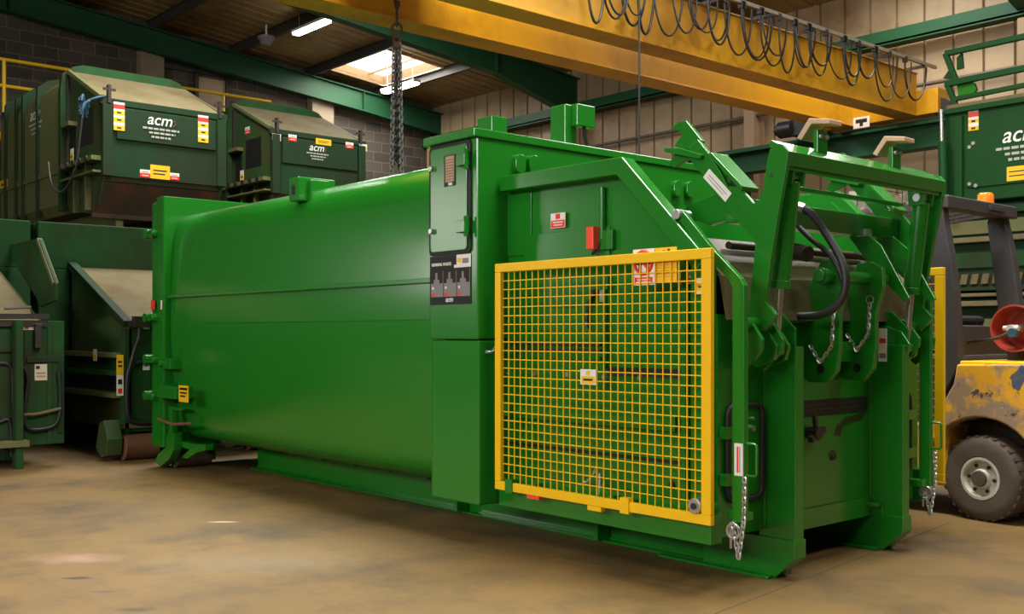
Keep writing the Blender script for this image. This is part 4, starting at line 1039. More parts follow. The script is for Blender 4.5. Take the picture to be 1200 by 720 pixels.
    c = chain_mb(V(c0), V(c1), 0.032, 0.0045, 0.017); chain_mb(V(c1), V(c2), 0.032, 0.0045, 0.017, 0, c); chain_mb(V(c2), V(at(863, 612, Y=4.10)), 0.032, 0.0045, 0.017, 0, c)
    k = V(at(864, 622, Y=4.10)); c.tube([k + Vector((0.035 * math.cos(t), 0, 0.035 * math.sin(t))) for t in (2 * PI * i / 14 for i in range(14))], 0.008, 6, True)
    c.tube([V(at(861, 612, Y=4.10)), V(at(861, 642, Y=4.10))], 0.007, 6)
    c.build('locking_chain', ZINC, lb, smooth=60)
    MB().box(c1.x - 0.13, c1.x - 0.02, (yb1 if s > 0 else yb0 - 0.06), (yb1 + 0.06 if s > 0 else yb0), 0.355, 0.395).build('bar_keeper', GREEN, wc, 0.003)
ylo, yhi = YA + 0.03, farl(YA + 0.03)
bm_ = MB()
bm_.prism([(-3.045, 2.165), (-3.03, 2.185), (-2.915, 2.115), (-2.925, 2.05), (-2.945, 2.05), (-2.945, 2.10), (-3.04, 2.15)], 'Y', ylo, yhi)
bm_.box(-2.955, -2.935, ylo, yhi, 2.03, 2.10)
beam = bm_.build('cross_beam', GREEN, wc, 0.003)
for px in (963, 1050):
    q = at(px, 190 if px < 1000 else 205, X=-2.98)
    yb = q.y
    st = MB().box(-3.0, -2.975, yb - 0.045, yb + 0.045, 2.10, 2.27).prism([(-3.02, 2.15), (-2.94, 2.10), (-2.94, 2.115), (-3.02, 2.165)], 'Y', yb - 0.065, yb + 0.065).build('bin_stop', GREEN, beam, 0.003)
    pd_ = MB(); pd_.prism([(-3.09, 2.24), (-3.02, 2.33), (-2.90, 2.31), (-2.90, 2.285), (-3.005, 2.30), (-3.065, 2.225)], 'Y', yb - 0.055, yb + 0.055)
    pd_.build('buffer_pad', TIMBER, st, 0.004)
    for d in (-0.025, 0.028): MB().cyl((-2.974, yb + d, 2.235), (-2.962, yb + d, 2.235), 0.012, n=10).build('bolt', ZINC, st)
MB().box(-3.31, -3.19, ylo, yhi, 1.80, 1.92).build('cross_tube', GREEN, wc, 0.006)
MB().box(-3.17, -3.13, ylo + 0.2, yhi - 0.05, 1.985, 2.005).build('tie_rod', GREEN, wc, 0.003)
MB().cyl((-3.36, ylo + 0.1, 1.70), (-3.36, yhi - 0.1, 1.70), 0.02, n=18).build('torsion_shaft', STEEL_DK, wc, smooth=40)
for d in (0.07, 0.36):
    MB().prism([(-3.24, 1.86), (-3.10, 1.74), (-2.93, 1.44), (-2.96, 1.42), (-3.16, 1.62), (-3.30, 1.80)], 'Y', yhi - d, yhi - d + 0.02).build('guide_strip', GREEN, wc, 0.003)
# hydraulic hoses from the cross tube down to the press door
Yh = 4.70
h1 = smoothline([at(x, y, Y=Yh) for x, y in ((938, 243), (952, 252), (972, 280), (986, 305), (991, 325), (989, 345), (978, 361), (960, 369), (936, 371))])
MB().tube(h1, 0.021, 10).build('hydraulic_hose', RUBBER, wc, smooth=60)
h2 = smoothline([at(x, y, Y=Yh + 0.03) for x, y in ((936, 266), (950, 280), (972, 298), (984, 318), (989, 335))])
MB().tube(h2, 0.014, 10).build('hydraulic_hose', RUBBER, wc, smooth=60)
q = at(937, 243, Y=Yh); MB().cyl((q.x - 0.05, q.y - 0.01, q.z + 0.02), (q.x + 0.03, q.y, q.z - 0.01), 0.026, n=6).cyl((q.x - 0.02, q.y - 0.03, q.z - 0.03), (q.x - 0.02, q.y - 0.03, q.z + 0.05), 0.018, n=8).build('hose_fitting', ZINC, wc)
q = at(943, 298, Y=Yh); MB().cyl((q.x - 0.12, q.y + 0.05, q.z + 0.03), (q.x + 0.02, q.y, q.z), 0.042, n=16).build('motor', RUBBER, wc, 0.004, 40)
for (x0, y0, x1, y1) in ((905, 241, 1055, 247), (905, 262, 1046, 272)):
    pass
q = at(1013, 273, X=-3.2); MB().box(-3.23, -3.17, q.y - 0.03, q.y + 0.03, q.z - 0.02, q.z + 0.02).build('hose_clip', ZINC, wc)
# label on the near arm
a, b = at(825, 207, Y=YA - 0.003), at(851, 236, Y=YA - 0.003)
dirv = Vector((b.x - a.x, 0, b.z - a.z)); ln = dirv.length; dirv.normalize(); pv = Vector((-dirv.z, 0, dirv.x)) if dirv.x > 0 else Vector((dirv.z, 0, -dirv.x))
panel('label', wc, a - pv * 0.005, dirv, pv, ln, 0.055, WHITE, [(0.1, 0.9, 0.55, 0.62, GREYINK), (0.1, 0.8, 0.3, 0.36, GREYINK)], 'white label on the near lift arm', 0.003)

# ------------------------------------------------------------------ the old stacked compactors on the left
def bars(n, x0, x1, y0, y1, m, slant=0.0):
    """rows of illegible small print"""
    out = []
    for k in range(n):
        f = (0.0, 0.12, 0.2, 0.15)[k % 4]
        yb = y1 - (y1 - y0) * (k + 0.75) / n
        out.append((x0 + f * (x1 - x0), x1 - f * 0.8 * (x1 - x0), yb, yb + (y1 - y0) * 0.42 / n, m))
    return out
def strip_sign(name, parent, o, u, w, h, label):
    return panel(name, parent, o, u, UZ, w, h, WHITE, [(0, 1, 0.76, 0.92, RED), (0, 1, 0.54, 0.70, SIGNYEL), (0, 1, 0.28, 0.45, SIGNYEL), (0, 1, 0.0, 0.18, SIGNYEL), (0.3, 0.7, 0.60, 0.66, INK), (0.3, 0.7, 0.34, 0.40, INK), (0.3, 0.7, 0.06, 0.12, INK)], label)
def small_sign(parent, o, u, w, h, kind):
    if kind == 'red': return panel('warning_sticker', parent, o, u, UZ, w, h, WHITE, [(0, 1, 0.0, 0.55, RED), (0.2, 0.8, 0.2, 0.3, WHITE), (0.2, 0.8, 0.65, 0.75, GREYINK)], 'white and red warning sticker')
    if kind == 'yellow': return panel('warning_sticker', parent, o, u, UZ, w, h, SIGNYEL, [(0.15, 0.85, 0.55, 0.65, INK), (0.15, 0.75, 0.3, 0.4, INK)], 'yellow warning sticker')
    if kind == 'wy': return panel('warning_sticker', parent, o, u, UZ, w, h, WHITE, [(0.05, 0.95, 0.05, 0.6, SIGNYEL), (0.2, 0.8, 0.25, 0.4, INK)], 'white and yellow warning sticker')
    return panel('warning_sticker', parent, o, u, UZ, w, h, WHITE, [(0.2, 0.8, 0.7, 0.8, GREYINK), (0.2, 0.8, 0.45, 0.55, GREYINK)], 'white sticker')
def logo(parent, o, u, size):
    o = Vector(o); u = Vector(u)
    lettering('lettering', parent, 'acm', o, u, UZ, size, WHITE, size * 0.008, 0.25, lift=0.004)
    mb = MB(); n = u.cross(UZ).normalized()
    random.seed(5)
    for k, (a, l) in enumerate(((-0.25, 2.4), (0.15, 1.7), (0.3, 1.25))):
        x = a
        while x < a + l:
            w = random.uniform(0.12, 0.35)
            p = o + u * size * x + UZ * (-size * (0.26 + 0.26 * k)) + n * 0.004
            mb.bar(p, p + u * size * min(w, a + l - x), 0.004, size * 0.12); x += w + 0.07
    mb.build('small_print', mat('faded_white_print', (0.42, 0.42, 0.36), 0.6), parent)
    p = o + u * size * 1.75 + n * 0.004
    MB().tube([p + UZ * 0.0, p + u * size * 0.12 + UZ * size * 0.18, p + u * size * 0.02 + UZ * size * 0.42], size * 0.035, 6).build('logo_curl', RUSTROLL, parent)

# --- upper machines: ribbed tank behind, hopper with sloping lid towards us
def upper_machine(XF, Y0, Z0, label, rust, second=False):
    W, L = 1.80, (2.4 if second else 3.1)
    XH = XF - 1.34                                # back of the hopper
    t = thing('waste_compactor', (XH - 1.4, Y0 + W / 2, Z0), label, 'waste compactor', 'old waste compactors stacked on top on the left')
    h0 = [(Y0 + 0.10, 0.28), (Y0, 0.42), (Y0, 1.98), (Y0 + 0.05, 2.15), (Y0 + 0.20, 2.28), (Y0 + 0.36, 2.33)]
    pf = h0 + [(2 * Y0 + W - y, z) for y, z in reversed(h0)]
    tk = MB().prism([(y, z + Z0) for y, z in pf], 'X', XH - L, XH - 0.02).build('tank', OLDSIDE if not second else OLD, t, 0.01, 30)
    for i in range(5):                            # hoop ribs round the tank
        xx = XH - (0.06, 1.15, 1.85, 2.20, 2.75)[i]
        if XH - xx > L: continue
        big = 0.06 if i == 0 else 0.035
        hp = [(Y0 - big, 0.30), (Y0 - big, 2.02), (Y0 - 0.03, 2.24), (Y0 + 0.12, 2.36), (Y0 + 0.26, 2.40)]
        full = hp + [(2 * Y0 + W - y, z) for y, z in reversed(hp)]
        inner = [(Y0 + W - 0.02, 0.30), (Y0 + W - 0.02, 1.86), (Y0 + W - 0.30, 2.05), (Y0 + 0.30, 2.05), (Y0 + 0.02, 1.86), (Y0 + 0.02, 0.30)]
        MB().prism([(y, z + Z0) for y, z in full + inner], 'X', xx - 0.035, xx + 0.035 + (0.03 if i == 0 else 0)).build('hoop_rib', OLD if i else OLDB, t, 0.004)
    MB().prism([(Y0 + 0.04, Z0 + 0.3), (Y0 + W - 0.04, Z0 + 0.3), (Y0 + W - 0.04, Z0 + 2.2), (Y0 + 0.04, Z0 + 2.2)], 'X', XH - L - 0.10, XH - L).build('tailgate', OLD, t, 0.01)
    for yy in (Y0 + 0.35, Y0 + W - 0.45):
        MB().box(XH - L, XF - 0.35, yy, yy + 0.10, Z0, Z0 + 0.28).build('skid_rail', OLDSIDE if not second else OLD, t, 0.006)
    MB().box(XH - L, XH, Y0 - 0.02, Y0 + 0.05, Z0 + 0.86, Z0 + 0.93).build('side_rail', OLDSIDE, t, 0.005)
    # hopper sides with pockets, ledges and gussets
    for s in (0, 1):
        y = Y0 + 0.06 if s == 0 else Y0 + W - 0.06
        d = 1 if s == 0 else -1
        pl = [(XH, Z0 + 0.30), (XF - 0.32, Z0 + 0.18), (XF, Z0 + 0.66), (XF, Z0 + 1.70), (XH, Z0 + 2.28)]
        sp = MB().prism(pl, 'Y', min(y, y + d * 0.03), max(y, y + d * 0.03)).build('hopper_side', OLDMID, t, 0.004)
        yo = y - d * 0.05
        if s == 0:
            for (x0, x1, z0, z1) in ((XH + 0.42, XH + 0.95, 1.15, 1.62), (XH + 0.05, XH + 0.28, 0.95, 1.45)):
                MB().box(x0, x1, y - 0.004, y + 0.004, Z0 + z0, Z0 + z1).build('side_pocket', INK, sp)
            MB().box(XH + 0.02, XF - 0.02, y - 0.16, y + 0.01, Z0 + 0.86, Z0 + 0.92).build('side_ledge', OLDSIDE, sp, 0.004)
            MB().box(XH + 0.02, XF - 0.02, y - 0.14, y, Z0 + 0.70, Z0 + 0.73).build('side_ledge', OLDSIDE, sp, 0.003)
            for i in range(5): MB().cyl((XH + 0.12 + i * 0.25, y - 0.17, Z0 + 0.89), (XH + 0.12 + i * 0.25, y - 0.15, Z0 + 0.89), 0.05, n=14).build('eye', STEEL_DK, sp)
            for i in range(2): MB().box(XH + 0.38 + i * 0.45, XH + 0.43 + i * 0.45, y - 0.08, y, Z0 + 0.24, Z0 + 0.86).build('side_rib', OLDSIDE, sp, 0.004)
            MB().box(XH + 0.02, XH + 0.33, y - 0.12, y, Z0 + 1.46, Z0 + 1.52).build('side_bracket', OLDSIDE, sp, 0.004)
            MB().bar((XH + 0.02, y - 0.02, Z0 + 1.50), (XH + 0.02, y - 0.02, Z0 + 2.18), 0.05, 0.05, (1, 0, 0)).build('lid_strut', STEEL_DK, sp)
            MB().bar((XH + 0.05, y - 0.02, Z0 + 2.27), (XF - 0.02, y - 0.02, Z0 + 1.70), 0.06, 0.05).build('side_edge', OLDSIDE, sp, 0.004)
            small_sign(sp, (XH + 0.40, y - 0.002, Z0 + 1.72), UX, 0.16, 0.12, 'red')
            small_sign(sp, (XH + 0.55, y - 0.165, Z0 + 0.93), UX, 0.12, 0.16, 'wy')
    MB().box(XH + 0.1, XF - 0.04, Y0 + 0.09, Y0 + W - 0.09, Z0 + 0.60, Z0 + 1.55).build('hopper_body', OLD, t)
    # sloping dusty lid
    lid = MB().prism([(XH - 0.01, Z0 + 2.25), (XF - 0.03, Z0 + 1.66), (XF - 0.03, Z0 + 1.70), (XH - 0.01, Z0 + 2.29)], 'Y', Y0 + 0.02, Y0 + W - 0.02).build('hopper_lid', DUST, t, 0.004)
    MB().box(XF - 0.06, XF + 0.02, Y0 + 0.0, Y0 + W, Z0 + 1.60, Z0 + 1.69).build('lid_lip', OLD, lid, 0.008)
    for yy in (Y0 + 0.10, Y0 + W - 0.14):
        MB().box(XF - 0.02, XF + 0.05, yy, yy + 0.04, Z0 + 1.62, Z0 + 1.86).bar((XF + 0.03, yy - 0.06, Z0 + 1.80), (XF + 0.03, yy + 0.1, Z0 + 1.80), 0.03, 0.03).build('lid_catch', STEEL_DK, lid)
    # front panel
    fp = MB().box(XF - 0.05, XF, Y0 + 0.03, Y0 + W - 0.03, Z0 + 0.66, Z0 + 1.62).build('front_panel', OLD, t, 0.008)
    MB().box(XF, XF + 0.03, Y0 + 0.22, Y0 + W - 0.18, Z0 + 1.16, Z0 + 1.58).build('front_flap', OLD, fp, 0.008)
    MB().box(XF, XF + 0.05, Y0 + 0.03, Y0 + 0.16, Z0 + 0.66, Z0 + 1.60).build('corner_post', OLD, fp, 0.006)
    MB().box(XF, XF + 0.05, Y0 + W - 0.16, Y0 + W - 0.03, Z0 + 0.66, Z0 + 1.60).build('corner_post', OLD, fp, 0.006)
    ch = MB(); ch.prism([(XF - 0.02, Z0 + 0.66), (XF - 0.33, Z0 + 0.15), (XF - 0.36, Z0 + 0.18), (XF - 0.06, Z0 + 0.70)], 'Y', Y0 + 0.05, Y0 + W - 0.05)
    ch.build('chute_plate', RUST, t)
    MB().bar((XF - 0.33, Y0 + 0.02, Z0 + 0.165), (XF - 0.33, Y0 + W - 0.02, Z0 + 0.165), 0.06, 0.06).build('chute_edge', RUST, t)
    return t, XH, fp
T1, XH1, fp1 = upper_machine(-14.0, 5.02, 2.66, 'old dark green compactor with tan dusty lid and blue rope, on top at left', True)
o = lambda y, z, d=0.032: Vector((-14.0 + d, y, z))
def on_front(name, kind, x0, y0, x1, y1, fp, XF, d):
    a, b = at(x0, y1, X=XF + d), at(x1, y1, X=XF + d); c, e = at((x0 + x1) / 2, y0, X=XF + d), at((x0 + x1) / 2, y1, X=XF + d)
    oo = Vector((XF + d, a.y, e.z))
    if kind == 'strip': strip_sign(name, fp, oo, UY, b.y - a.y, c.z - e.z, 'white strip of red and yellow warning signs')
    else: small_sign(fp, oo, UY, b.y - a.y, c.z - e.z, kind)
on_front('danger_sign', 'strip', 133, 120, 146, 153, fp1, -14.0, 0.032)
on_front('danger_sign', 'strip', 232, 135.5, 244, 167, fp1, -14.0, 0.032)
on_front('', 'red', 164, 199, 176.5, 208, fp1, -14.0, 0.002)
on_front('', 'red', 198.5, 203, 210, 211, fp1, -14.0, 0.002)
on_front('', 'yellow', 176, 194, 199, 210, fp1, -14.0, 0.003)
q = at(172, 145, X=-13.968); logo(fp1, (-13.968, q.y, q.z), UY, 0.215)
q = at(36, 143, Y=5.02); logo(kids(T1)[0], (q.x, 5.015, q.z), UX, 0.26)
px_panel('warning_sticker', kids(T1)[0], 0, 211, 9, 222, SIGNYEL, [(0.2, 0.8, 0.4, 0.6, INK)], Y=5.01, label='yellow warning sticker')
T2, XH2, fp2 = upper_machine(-15.1, 8.08, 2.80, 'old dark green compactor on top, right of the one with the blue rope', True, True)
for kind, a in (('wy', (319, 157, 329, 165)), ('red', (338, 158, 347.5, 165.5)), ('yellow', (370, 163, 388, 170)), ('red', (405, 167, 414, 174)), ('wy', (421, 169, 430, 177))):
    on_front('', kind, *a, fp2, -15.1, 0.032)
q = at(362, 176, X=-15.07); logo(fp2, (-15.068, q.y, q.z), UY, 0.17)
# blue rope tied at the lid corner, with a hanging cable
rp = thing('blue_rope', at(104, 122, X=-13.9), 'blue rope knotted on the lid corner of the upper left compactor', 'rope')
k0 = at(104, 118, X=-13.95)
kn = MB()
for i in range(7):
    a = i * 0.9
    pts = [k0 + Vector((0.05 * math.cos(a + t), 0.10 * (t / 4 - 0.6) - 0.05, 0.07 * math.sin(a + t * 1.4) - 0.05 * abs(t / 4 - 0.5) - 0.02 * i)) for t in (j * 0.5 for j in range(9))]
    kn.tube(pts, 0.018, 7)
kn.tube(smoothline([k0, k0 + Vector((0.02, 0.10, 0.05)), Vector((-14.0, 5.08, 4.36)), Vector((-14.05, 5.12, 4.36)), Vector((-14.05, 5.13, 4.30))]), 0.018, 7)
kn.build('knot', BLUE, rp, smooth=60)
pts = smoothline([at(x, y, X=-13.95) for x, y in ((102, 120), (99, 126), (97, 131), (96, 138))])
MB().tube(pts, 0.018, 7).build('rope_end', BLUE, rp, smooth=60)
cbl = tag(MB().tube(smoothline([at(x, y, Y=4.90) for x, y in ((97, 131), (94, 160), (90, 192), (83, 211), (75, 223), (67, 224), (60, 213), (57, 190))]), 0.013, 7).build('hanging_cable', CHAINST, None, smooth=60, origin=at(70, 200, Y=4.91)), 'thin grey cable looped below the blue rope on the dusty hopper side', 'cable')

# --- lower machines: tank behind, low hopper with sloping lid and a front wall towards us
def lower_machine(XT, Y0, label, near):
    """XT: front of the tank; the hopper stands 1.65 m further out"""
    W, L = 2.28, 4.4
    XF = XT + 1.65
    t = thing('waste_compactor', (XT - 1.0, Y0 + W / 2, 0), label, 'waste compactor', 'old waste compactors standing on the floor on the left')
    h0 = [(Y0 + 0.25, 0.25), (Y0 + 0.04, 0.40), (Y0, 0.7), (Y0, 2.45)]
    MB().prism(h0 + [(2 * Y0 + W - y, z) for y, z in reversed(h0)], 'X', XT - L, XT - 0.12).build('tank', OLDB, t, 0.012, 30)
    fr = MB(); fr.box(XT - 0.12, XT, Y0 + 0.01, Y0 + W - 0.01, 1.95, 2.46).box(XT - 0.12, XT, Y0 + 0.01, Y0 + 0.34, 0.30, 1.95).box(XT - 0.12, XT, Y0 + W - 0.34, Y0 + W - 0.01, 0.30, 1.95)
    fr.build('tank_front', OLDB, t, 0.012)
    for yy in (Y0 + 0.62, Y0 + W - 0.72): MB().box(XT - L, XF - 0.1, yy, yy + 0.10, 0.06, 0.26).build('skid_rail', OLDB, t, 0.005)
    ya, yb = Y0 + 0.36, Y0 + W - 0.36
    for s, y in ((1, ya), (-1, yb)):
        sp = MB().prism([(XT, 0.28), (XF, 0.28), (XF, 1.30), (XT, 1.96)], 'Y', min(y, y + s * 0.03), max(y, y + s * 0.03)).build('hopper_side', OLDMID, t, 0.005)
        if near or s > 0: MB().bar((XT, y - s * 0.0, 2.00), (XF - 0.03, y - s * 0.0, 1.33), 0.09, 0.08).build('lid_rail', OLD, sp, 0.006)
        for z, d in ((1.00, 0.10), (0.82, 0.10), (0.60, 0.12)):
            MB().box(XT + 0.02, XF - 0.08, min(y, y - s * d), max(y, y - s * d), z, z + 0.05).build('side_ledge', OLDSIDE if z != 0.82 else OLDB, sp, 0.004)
        MB().box(XT + 0.02, XF - 0.08, min(y, y - s * 0.012), max(y, y - s * 0.012), 0.84, 1.0).build('side_strip', OLDB, sp)
        MB().box(XT + 0.05, XF - 0.10, min(y, y - s * 0.008), max(y, y - s * 0.008), 0.66, 0.81).build('side_recess', INK, sp)
        MB().box(XF - 0.10, XF + 0.02, min(y, y - s * 0.05), max(y, y - s * 0.05), 0.20, 1.30).build('corner_post', OLDB, sp, 0.006)
    MB().prism([(XT + 0.0, 1.94), (XF - 0.02, 1.30), (XF - 0.02, 1.335), (XT + 0.0, 1.975)], 'Y', ya + 0.04, yb - 0.04).build('hopper_lid', DUST, t, 0.004)
    MB().bar((XF - 0.01, ya, 1.335), (XF - 0.01, yb, 1.335), 0.07, 0.06).build('lid_hinge', STEEL_DK, t)
    fp = MB().box(XF - 0.05, XF, ya, yb, 0.26, 1.30).build('front_panel', OLDB, t, 0.008)
    return t, XF, ya, yb, fp
TL, XFL, yaL, ybL, fpL = lower_machine(-12.0, 3.64, 'old green compactor with rusty floor roller, just left of the bright green tank', True)
# rubber hose loop, signs and roller of the nearer one
hz = [at(x, y, X=XFL + 0.03) for x, y in ((177, 425), (160, 425), (152, 432), (149, 450), (149, 478), (152, 492), (162, 496), (177, 496))]
MB().tube(smoothline(hz), 0.025, 8).build('hydraulic_hose', RUBBER, fpL, smooth=60)
MB().tube(smoothline([at(x, y, X=XFL + 0.05) for x, y in ((152, 432), (158, 410), (163, 395), (164, 378), (172, 370))]), 0.022, 8).build('hydraulic_hose', RUBBER, fpL, smooth=60)
q = at(163, 378, X=XFL + 0.04); MB().box(XFL, XFL + 0.08, q.y - 0.06, q.y + 0.10, q.z - 0.05, q.z + 0.06).build('latch', STEEL_DK, fpL, 0.004)
for a in ((167, 377, 175, 386), (167, 424, 175, 434)): 
    px_panel('sticker', fpL, *a, WHITE, [(0.2, 0.8, 0.4, 0.6, GREYINK)], X=XFL, off=0.004, label='white sticker')
px_panel('warning_sticker', fpL, 136.5, 416, 144.5, 440, SIGNYEL, [(0.2, 0.8, 0.6, 0.7, INK), (0.2, 0.8, 0.4, 0.5, INK)], X=XFL + 0.03, off=0.0, label='yellow warning sticker')
px_panel('warning_sticker', fpL, 136.5, 440, 144.5, 464, WHITE, [(0.2, 0.8, 0.55, 0.8, INK), (0.2, 0.8, 0.1, 0.35, RED)], X=XFL + 0.03, off=0.0, label='white pictogram sticker')
q = at(110, 420, Y=yaL - 0.10)
panel('warning_sticker', fpL, (q.x, yaL - 0.104, 0.96), UX, UZ, 0.10, 0.12, WHITE, [(0.1, 0.9, 0.05, 0.55, SIGNYEL)], 'small yellow and white sticker')
for yy in (3.90, ybL - 0.34):
    MB().cyl((XFL + 0.08, yy, 0.125), (XFL + 0.08, yy + 0.34, 0.125), 0.125, n=28).build('roller', RUSTROLL, TL, 0.008, 40)
    for e, tk_ in ((-0.17, 0.15), (0.345, 0.025)):
        MB().prism([(XFL - 0.06, 0.36), (XFL + 0.06, 0.40), (XFL + 0.16, 0.22), (XFL + 0.13, 0.06), (XFL - 0.02, 0.03), (XFL - 0.16, 0.12)], 'Y', yy + e, yy + e + tk_).build('roller_bracket', OLDMID, TL, 0.006)
    MB().box(XFL - 0.16, XFL + 0.02, yy - 0.03, yy + 0.37, 0.30, 0.36).build('roller_bracket', OLDSIDE, TL, 0.004)
TF, XFF, yaF, ybF, fpF = lower_machine(-12.0, 1.30, 'old green compactor on the floor at the far left edge, cream label on its panel', False)
for kind in (0,):
    wp = xz([(5, 289), (43, 280), (47, 280.5), (66, 333), (66, 352), (48, 360), (44, 350)], 3.38)
    MB().prism(wp, 'Y', 3.37, 3.40).build('wing_plate', OLDB, TF, 0.004)
    MB().bar(at(46, 281, Y=3.385), at(65, 333, Y=3.385), 0.05, 0.04).build('wing_edge', OLDSIDE, TF)
X0 = XFF
a, b = at(18, 375, X=X0 + 0.10), at(27, 545, X=X0 + 0.10)
MB().box(X0 + 0.0, X0 + 0.12, a.y, b.y, 0.0, 1.36).build('front_post', OLDB, TF, 0.006)
a, b = at(28, 372, X=X0), at(75, 520, X=X0)
pn = MB().box(X0 - 0.05, X0 + 0.01, a.y, b.y, 0.20, 1.36).build('outer_panel', OLDB, TF, 0.006)
c = at(60, 440, X=X0 + 0.02)
MB().box(X0, X0 + 0.025, a.y + 0.02, b.y - 0.02, 0.97, 1.02).box(X0, X0 + 0.025, b.y - 0.06, b.y - 0.02, 0.30, 0.97).build('panel_frame', OLD, pn, 0.004)
MB().tube(smoothline([at(x, y, X=X0 + 0.03) for x, y in ((28, 430), (33, 445), (30, 470), (31, 500), (50, 503), (67, 495), (71, 470), (69, 435))]), 0.02, 8).build('rubber_seal', RUBBER, pn, smooth=60)
MB().tube(smoothline([at(x, y, X=X0 + 0.04) for x, y in ((28, 486), (40, 486), (55, 483), (71, 479))]), 0.016, 8).build('hose', DUST, pn, smooth=60)
px_panel('sticker', pn, 40, 427, 55, 446, mat('cream_label', (0.55, 0.48, 0.36), 0.6), [(0.1, 0.4, 0.7, 0.9, INK), (0.15, 0.85, 0.4, 0.5, GREYINK), (0.15, 0.85, 0.2, 0.3, CRANEY)], X=X0, off=0.012, label='cream instruction sticker')
px_panel('sticker', pn, 27, 378, 39, 387, mat('cream_label', (0.55, 0.48, 0.36), 0.6), [(0.1, 0.5, 0.1, 0.9, DUST)], X=X0, off=0.012, label='worn cream sticker')
MB().bar(at(-10, 371, X=X0 + 0.02), at(57, 371, X=X0 + 0.02), 0.05, 0.05).tube([at(5, 362, X=X0 + 0.04), at(36, 360, X=X0 + 0.04), at(38, 369, X=X0 + 0.04)], 0.012, 6).build('front_rail', STEEL_DK, TF)
q = at(45, 392, X=X0 + 0.05); MB().box(X0, X0 + 0.06, q.y - 0.03, q.y + 0.03, q.z - 0.13, q.z + 0.10).build('latch', STEEL_DK, pn, 0.006)
a, b = at(-30, 388, X=X0), at(16, 410, X=X0)
MB().box(X0 - 0.04, X0 + 0.02, a.y, b.y, 1.07, 1.27).build('cross_rail', OLDB, TF, 0.005)
for (x0, y0, x1, y1) in ((-20, 430, 14, 432), (-20, 500, 12, 495)):
    MB().tube(smoothline([at(x0, y0, X=X0), at((x0 + x1) / 2, y0 - 4, X=X0), at(x1, y1, X=X0), at(x1 + 2, y1 + 40, X=X0)]), 0.022, 8).build('hose', RUBBER, TF, smooth=60)
MB().box(X0 - 0.2, X0 + 0.14, 2.75, 3.03, 0.20, 0.26).build('foot_ledge', OLDSIDE, TF, 0.005)
st = MB()
for xx in (-18.4, -15.9):
    for y in (8.3, 9.6): st.box(xx - 0.08, xx + 0.08, y - 0.08, y + 0.08, 0, 2.64)
for y in (8.3, 9.6): st.box(-18.6, -15.5, y - 0.08, y + 0.08, 2.64, 2.80)
trim(st, STRUCT)
# upper machine skids rest on cross beams laid on the lower tanks
for xx in (-14.6, -16.0):
    b_ = MB().box(xx - 0.08, xx + 0.08, 3.75, 7.2, 2.46, 2.66)
    tag(b_.build('support_beam', OLD, None, 0.006, origin=(xx, 5.4, 2.46)), 'dark steel beam between the stacked compactors on the left', 'beam', 'support beams between the stacked compactors')

# ------------------------------------------------------------------ right background: stacked compactor, parts rack, bales
YR = 11.5
XR0 = at(1103, 180, Y=YR).x
rt = thing('waste_compactor', (XR0 + 1.5, YR + 1.0, 2.62), 'deep green compactor with a tube frame on top, high behind the forklift', 'waste compactor')
zt, zb = at(1103, 130, Y=YR).z, 2.70
bd = MB(); bd.box(XR0 + 0.04, XR0 + 3.2, YR, YR + 2.1, zb, zt - 0.05)
body = bd.build('body', OLDC, rt, 0.012)
MB().box(XR0 + 0.1, XR0 + 3.1, YR + 0.2, YR + 0.35, 2.60, zb).box(XR0 + 0.1, XR0 + 3.1, YR + 1.7, YR + 1.85, 2.60, zb).build('skid_rails', OLDC, rt)
MB().box(XR0, XR0 + 3.2, YR - 0.05, YR + 0.03, zt - 0.06, zt + 0.0).build('top_rim', OLDC, body, 0.008)
a, b = at(1132, 222, Y=YR), at(1240, 165, Y=YR)
pz0, pz1 = at(1132, 221, Y=YR).z, at(1132, 167, Y=YR).z
pp = MB().prism(rrect(a.x, a.x + 1.4, pz0, pz1, 0.05), 'Y', YR - 0.02, YR + 0.01).build('bolted_panel', OLDC, body, 0.005)
for fx, fz in ((0.03, 0.88), (0.06, 0.95), (0.03, 0.08), (0.08, 0.03), (0.5, 0.96), (0.5, 0.04), (0.95, 0.5)):
    MB().cyl((a.x + 1.4 * fx + 0.01, YR - 0.035, pz0 + (pz1 - pz0) * fz), (a.x + 1.4 * fx + 0.01, YR - 0.015, pz0 + (pz1 - pz0) * fz), 0.022, n=6).build('bolt', ZINC, pp)
px_panel('danger_sign', body, 1135, 129, 1147, 153, WHITE, [(0, 1, 0.66, 0.88, RED), (0, 1, 0.36, 0.54, SIGNYEL), (0, 1, 0.0, 0.2, SIGNYEL), (0.3, 0.7, 0.4, 0.5, INK), (0.3, 0.7, 0.05, 0.15, INK)], Y=YR, off=0.002, label='white strip of red and yellow warning signs')
px_panel('sign', pp, 1180, 193, 1232, 210, SIGNYEL, [(0.05, 0.9, 0.6, 0.68, INK), (0.05, 0.9, 0.3, 0.38, INK)], Y=YR - 0.02, off=0.001, label='yellow sign')
q = at(1174, 168, Y=YR - 0.02); logo(pp, (q.x, YR - 0.022, q.z), UX, 0.24)
q = at(1106, 200, Y=YR - 0.12)
MB().cyl((q.x, YR - 0.12, 2.62), (q.x - 0.02, YR - 0.12, at(1105, 168, Y=YR).z), 0.045, n=16).build('lift_cylinder', OLDC, rt, 0.003, 40)
MB().cyl((q.x - 0.02, YR - 0.12, at(1105, 168, Y=YR).z), (q.x - 0.03, YR - 0.12, at(1104, 131, Y=YR).z), 0.025, n=14).build('rod', CHROME, rt, smooth=40)
MB().box(XR0 + 0.18, XR0 + 0.26, YR - 0.05, YR, 2.7, zt - 0.1).build('side_post', OLDC, rt, 0.004)
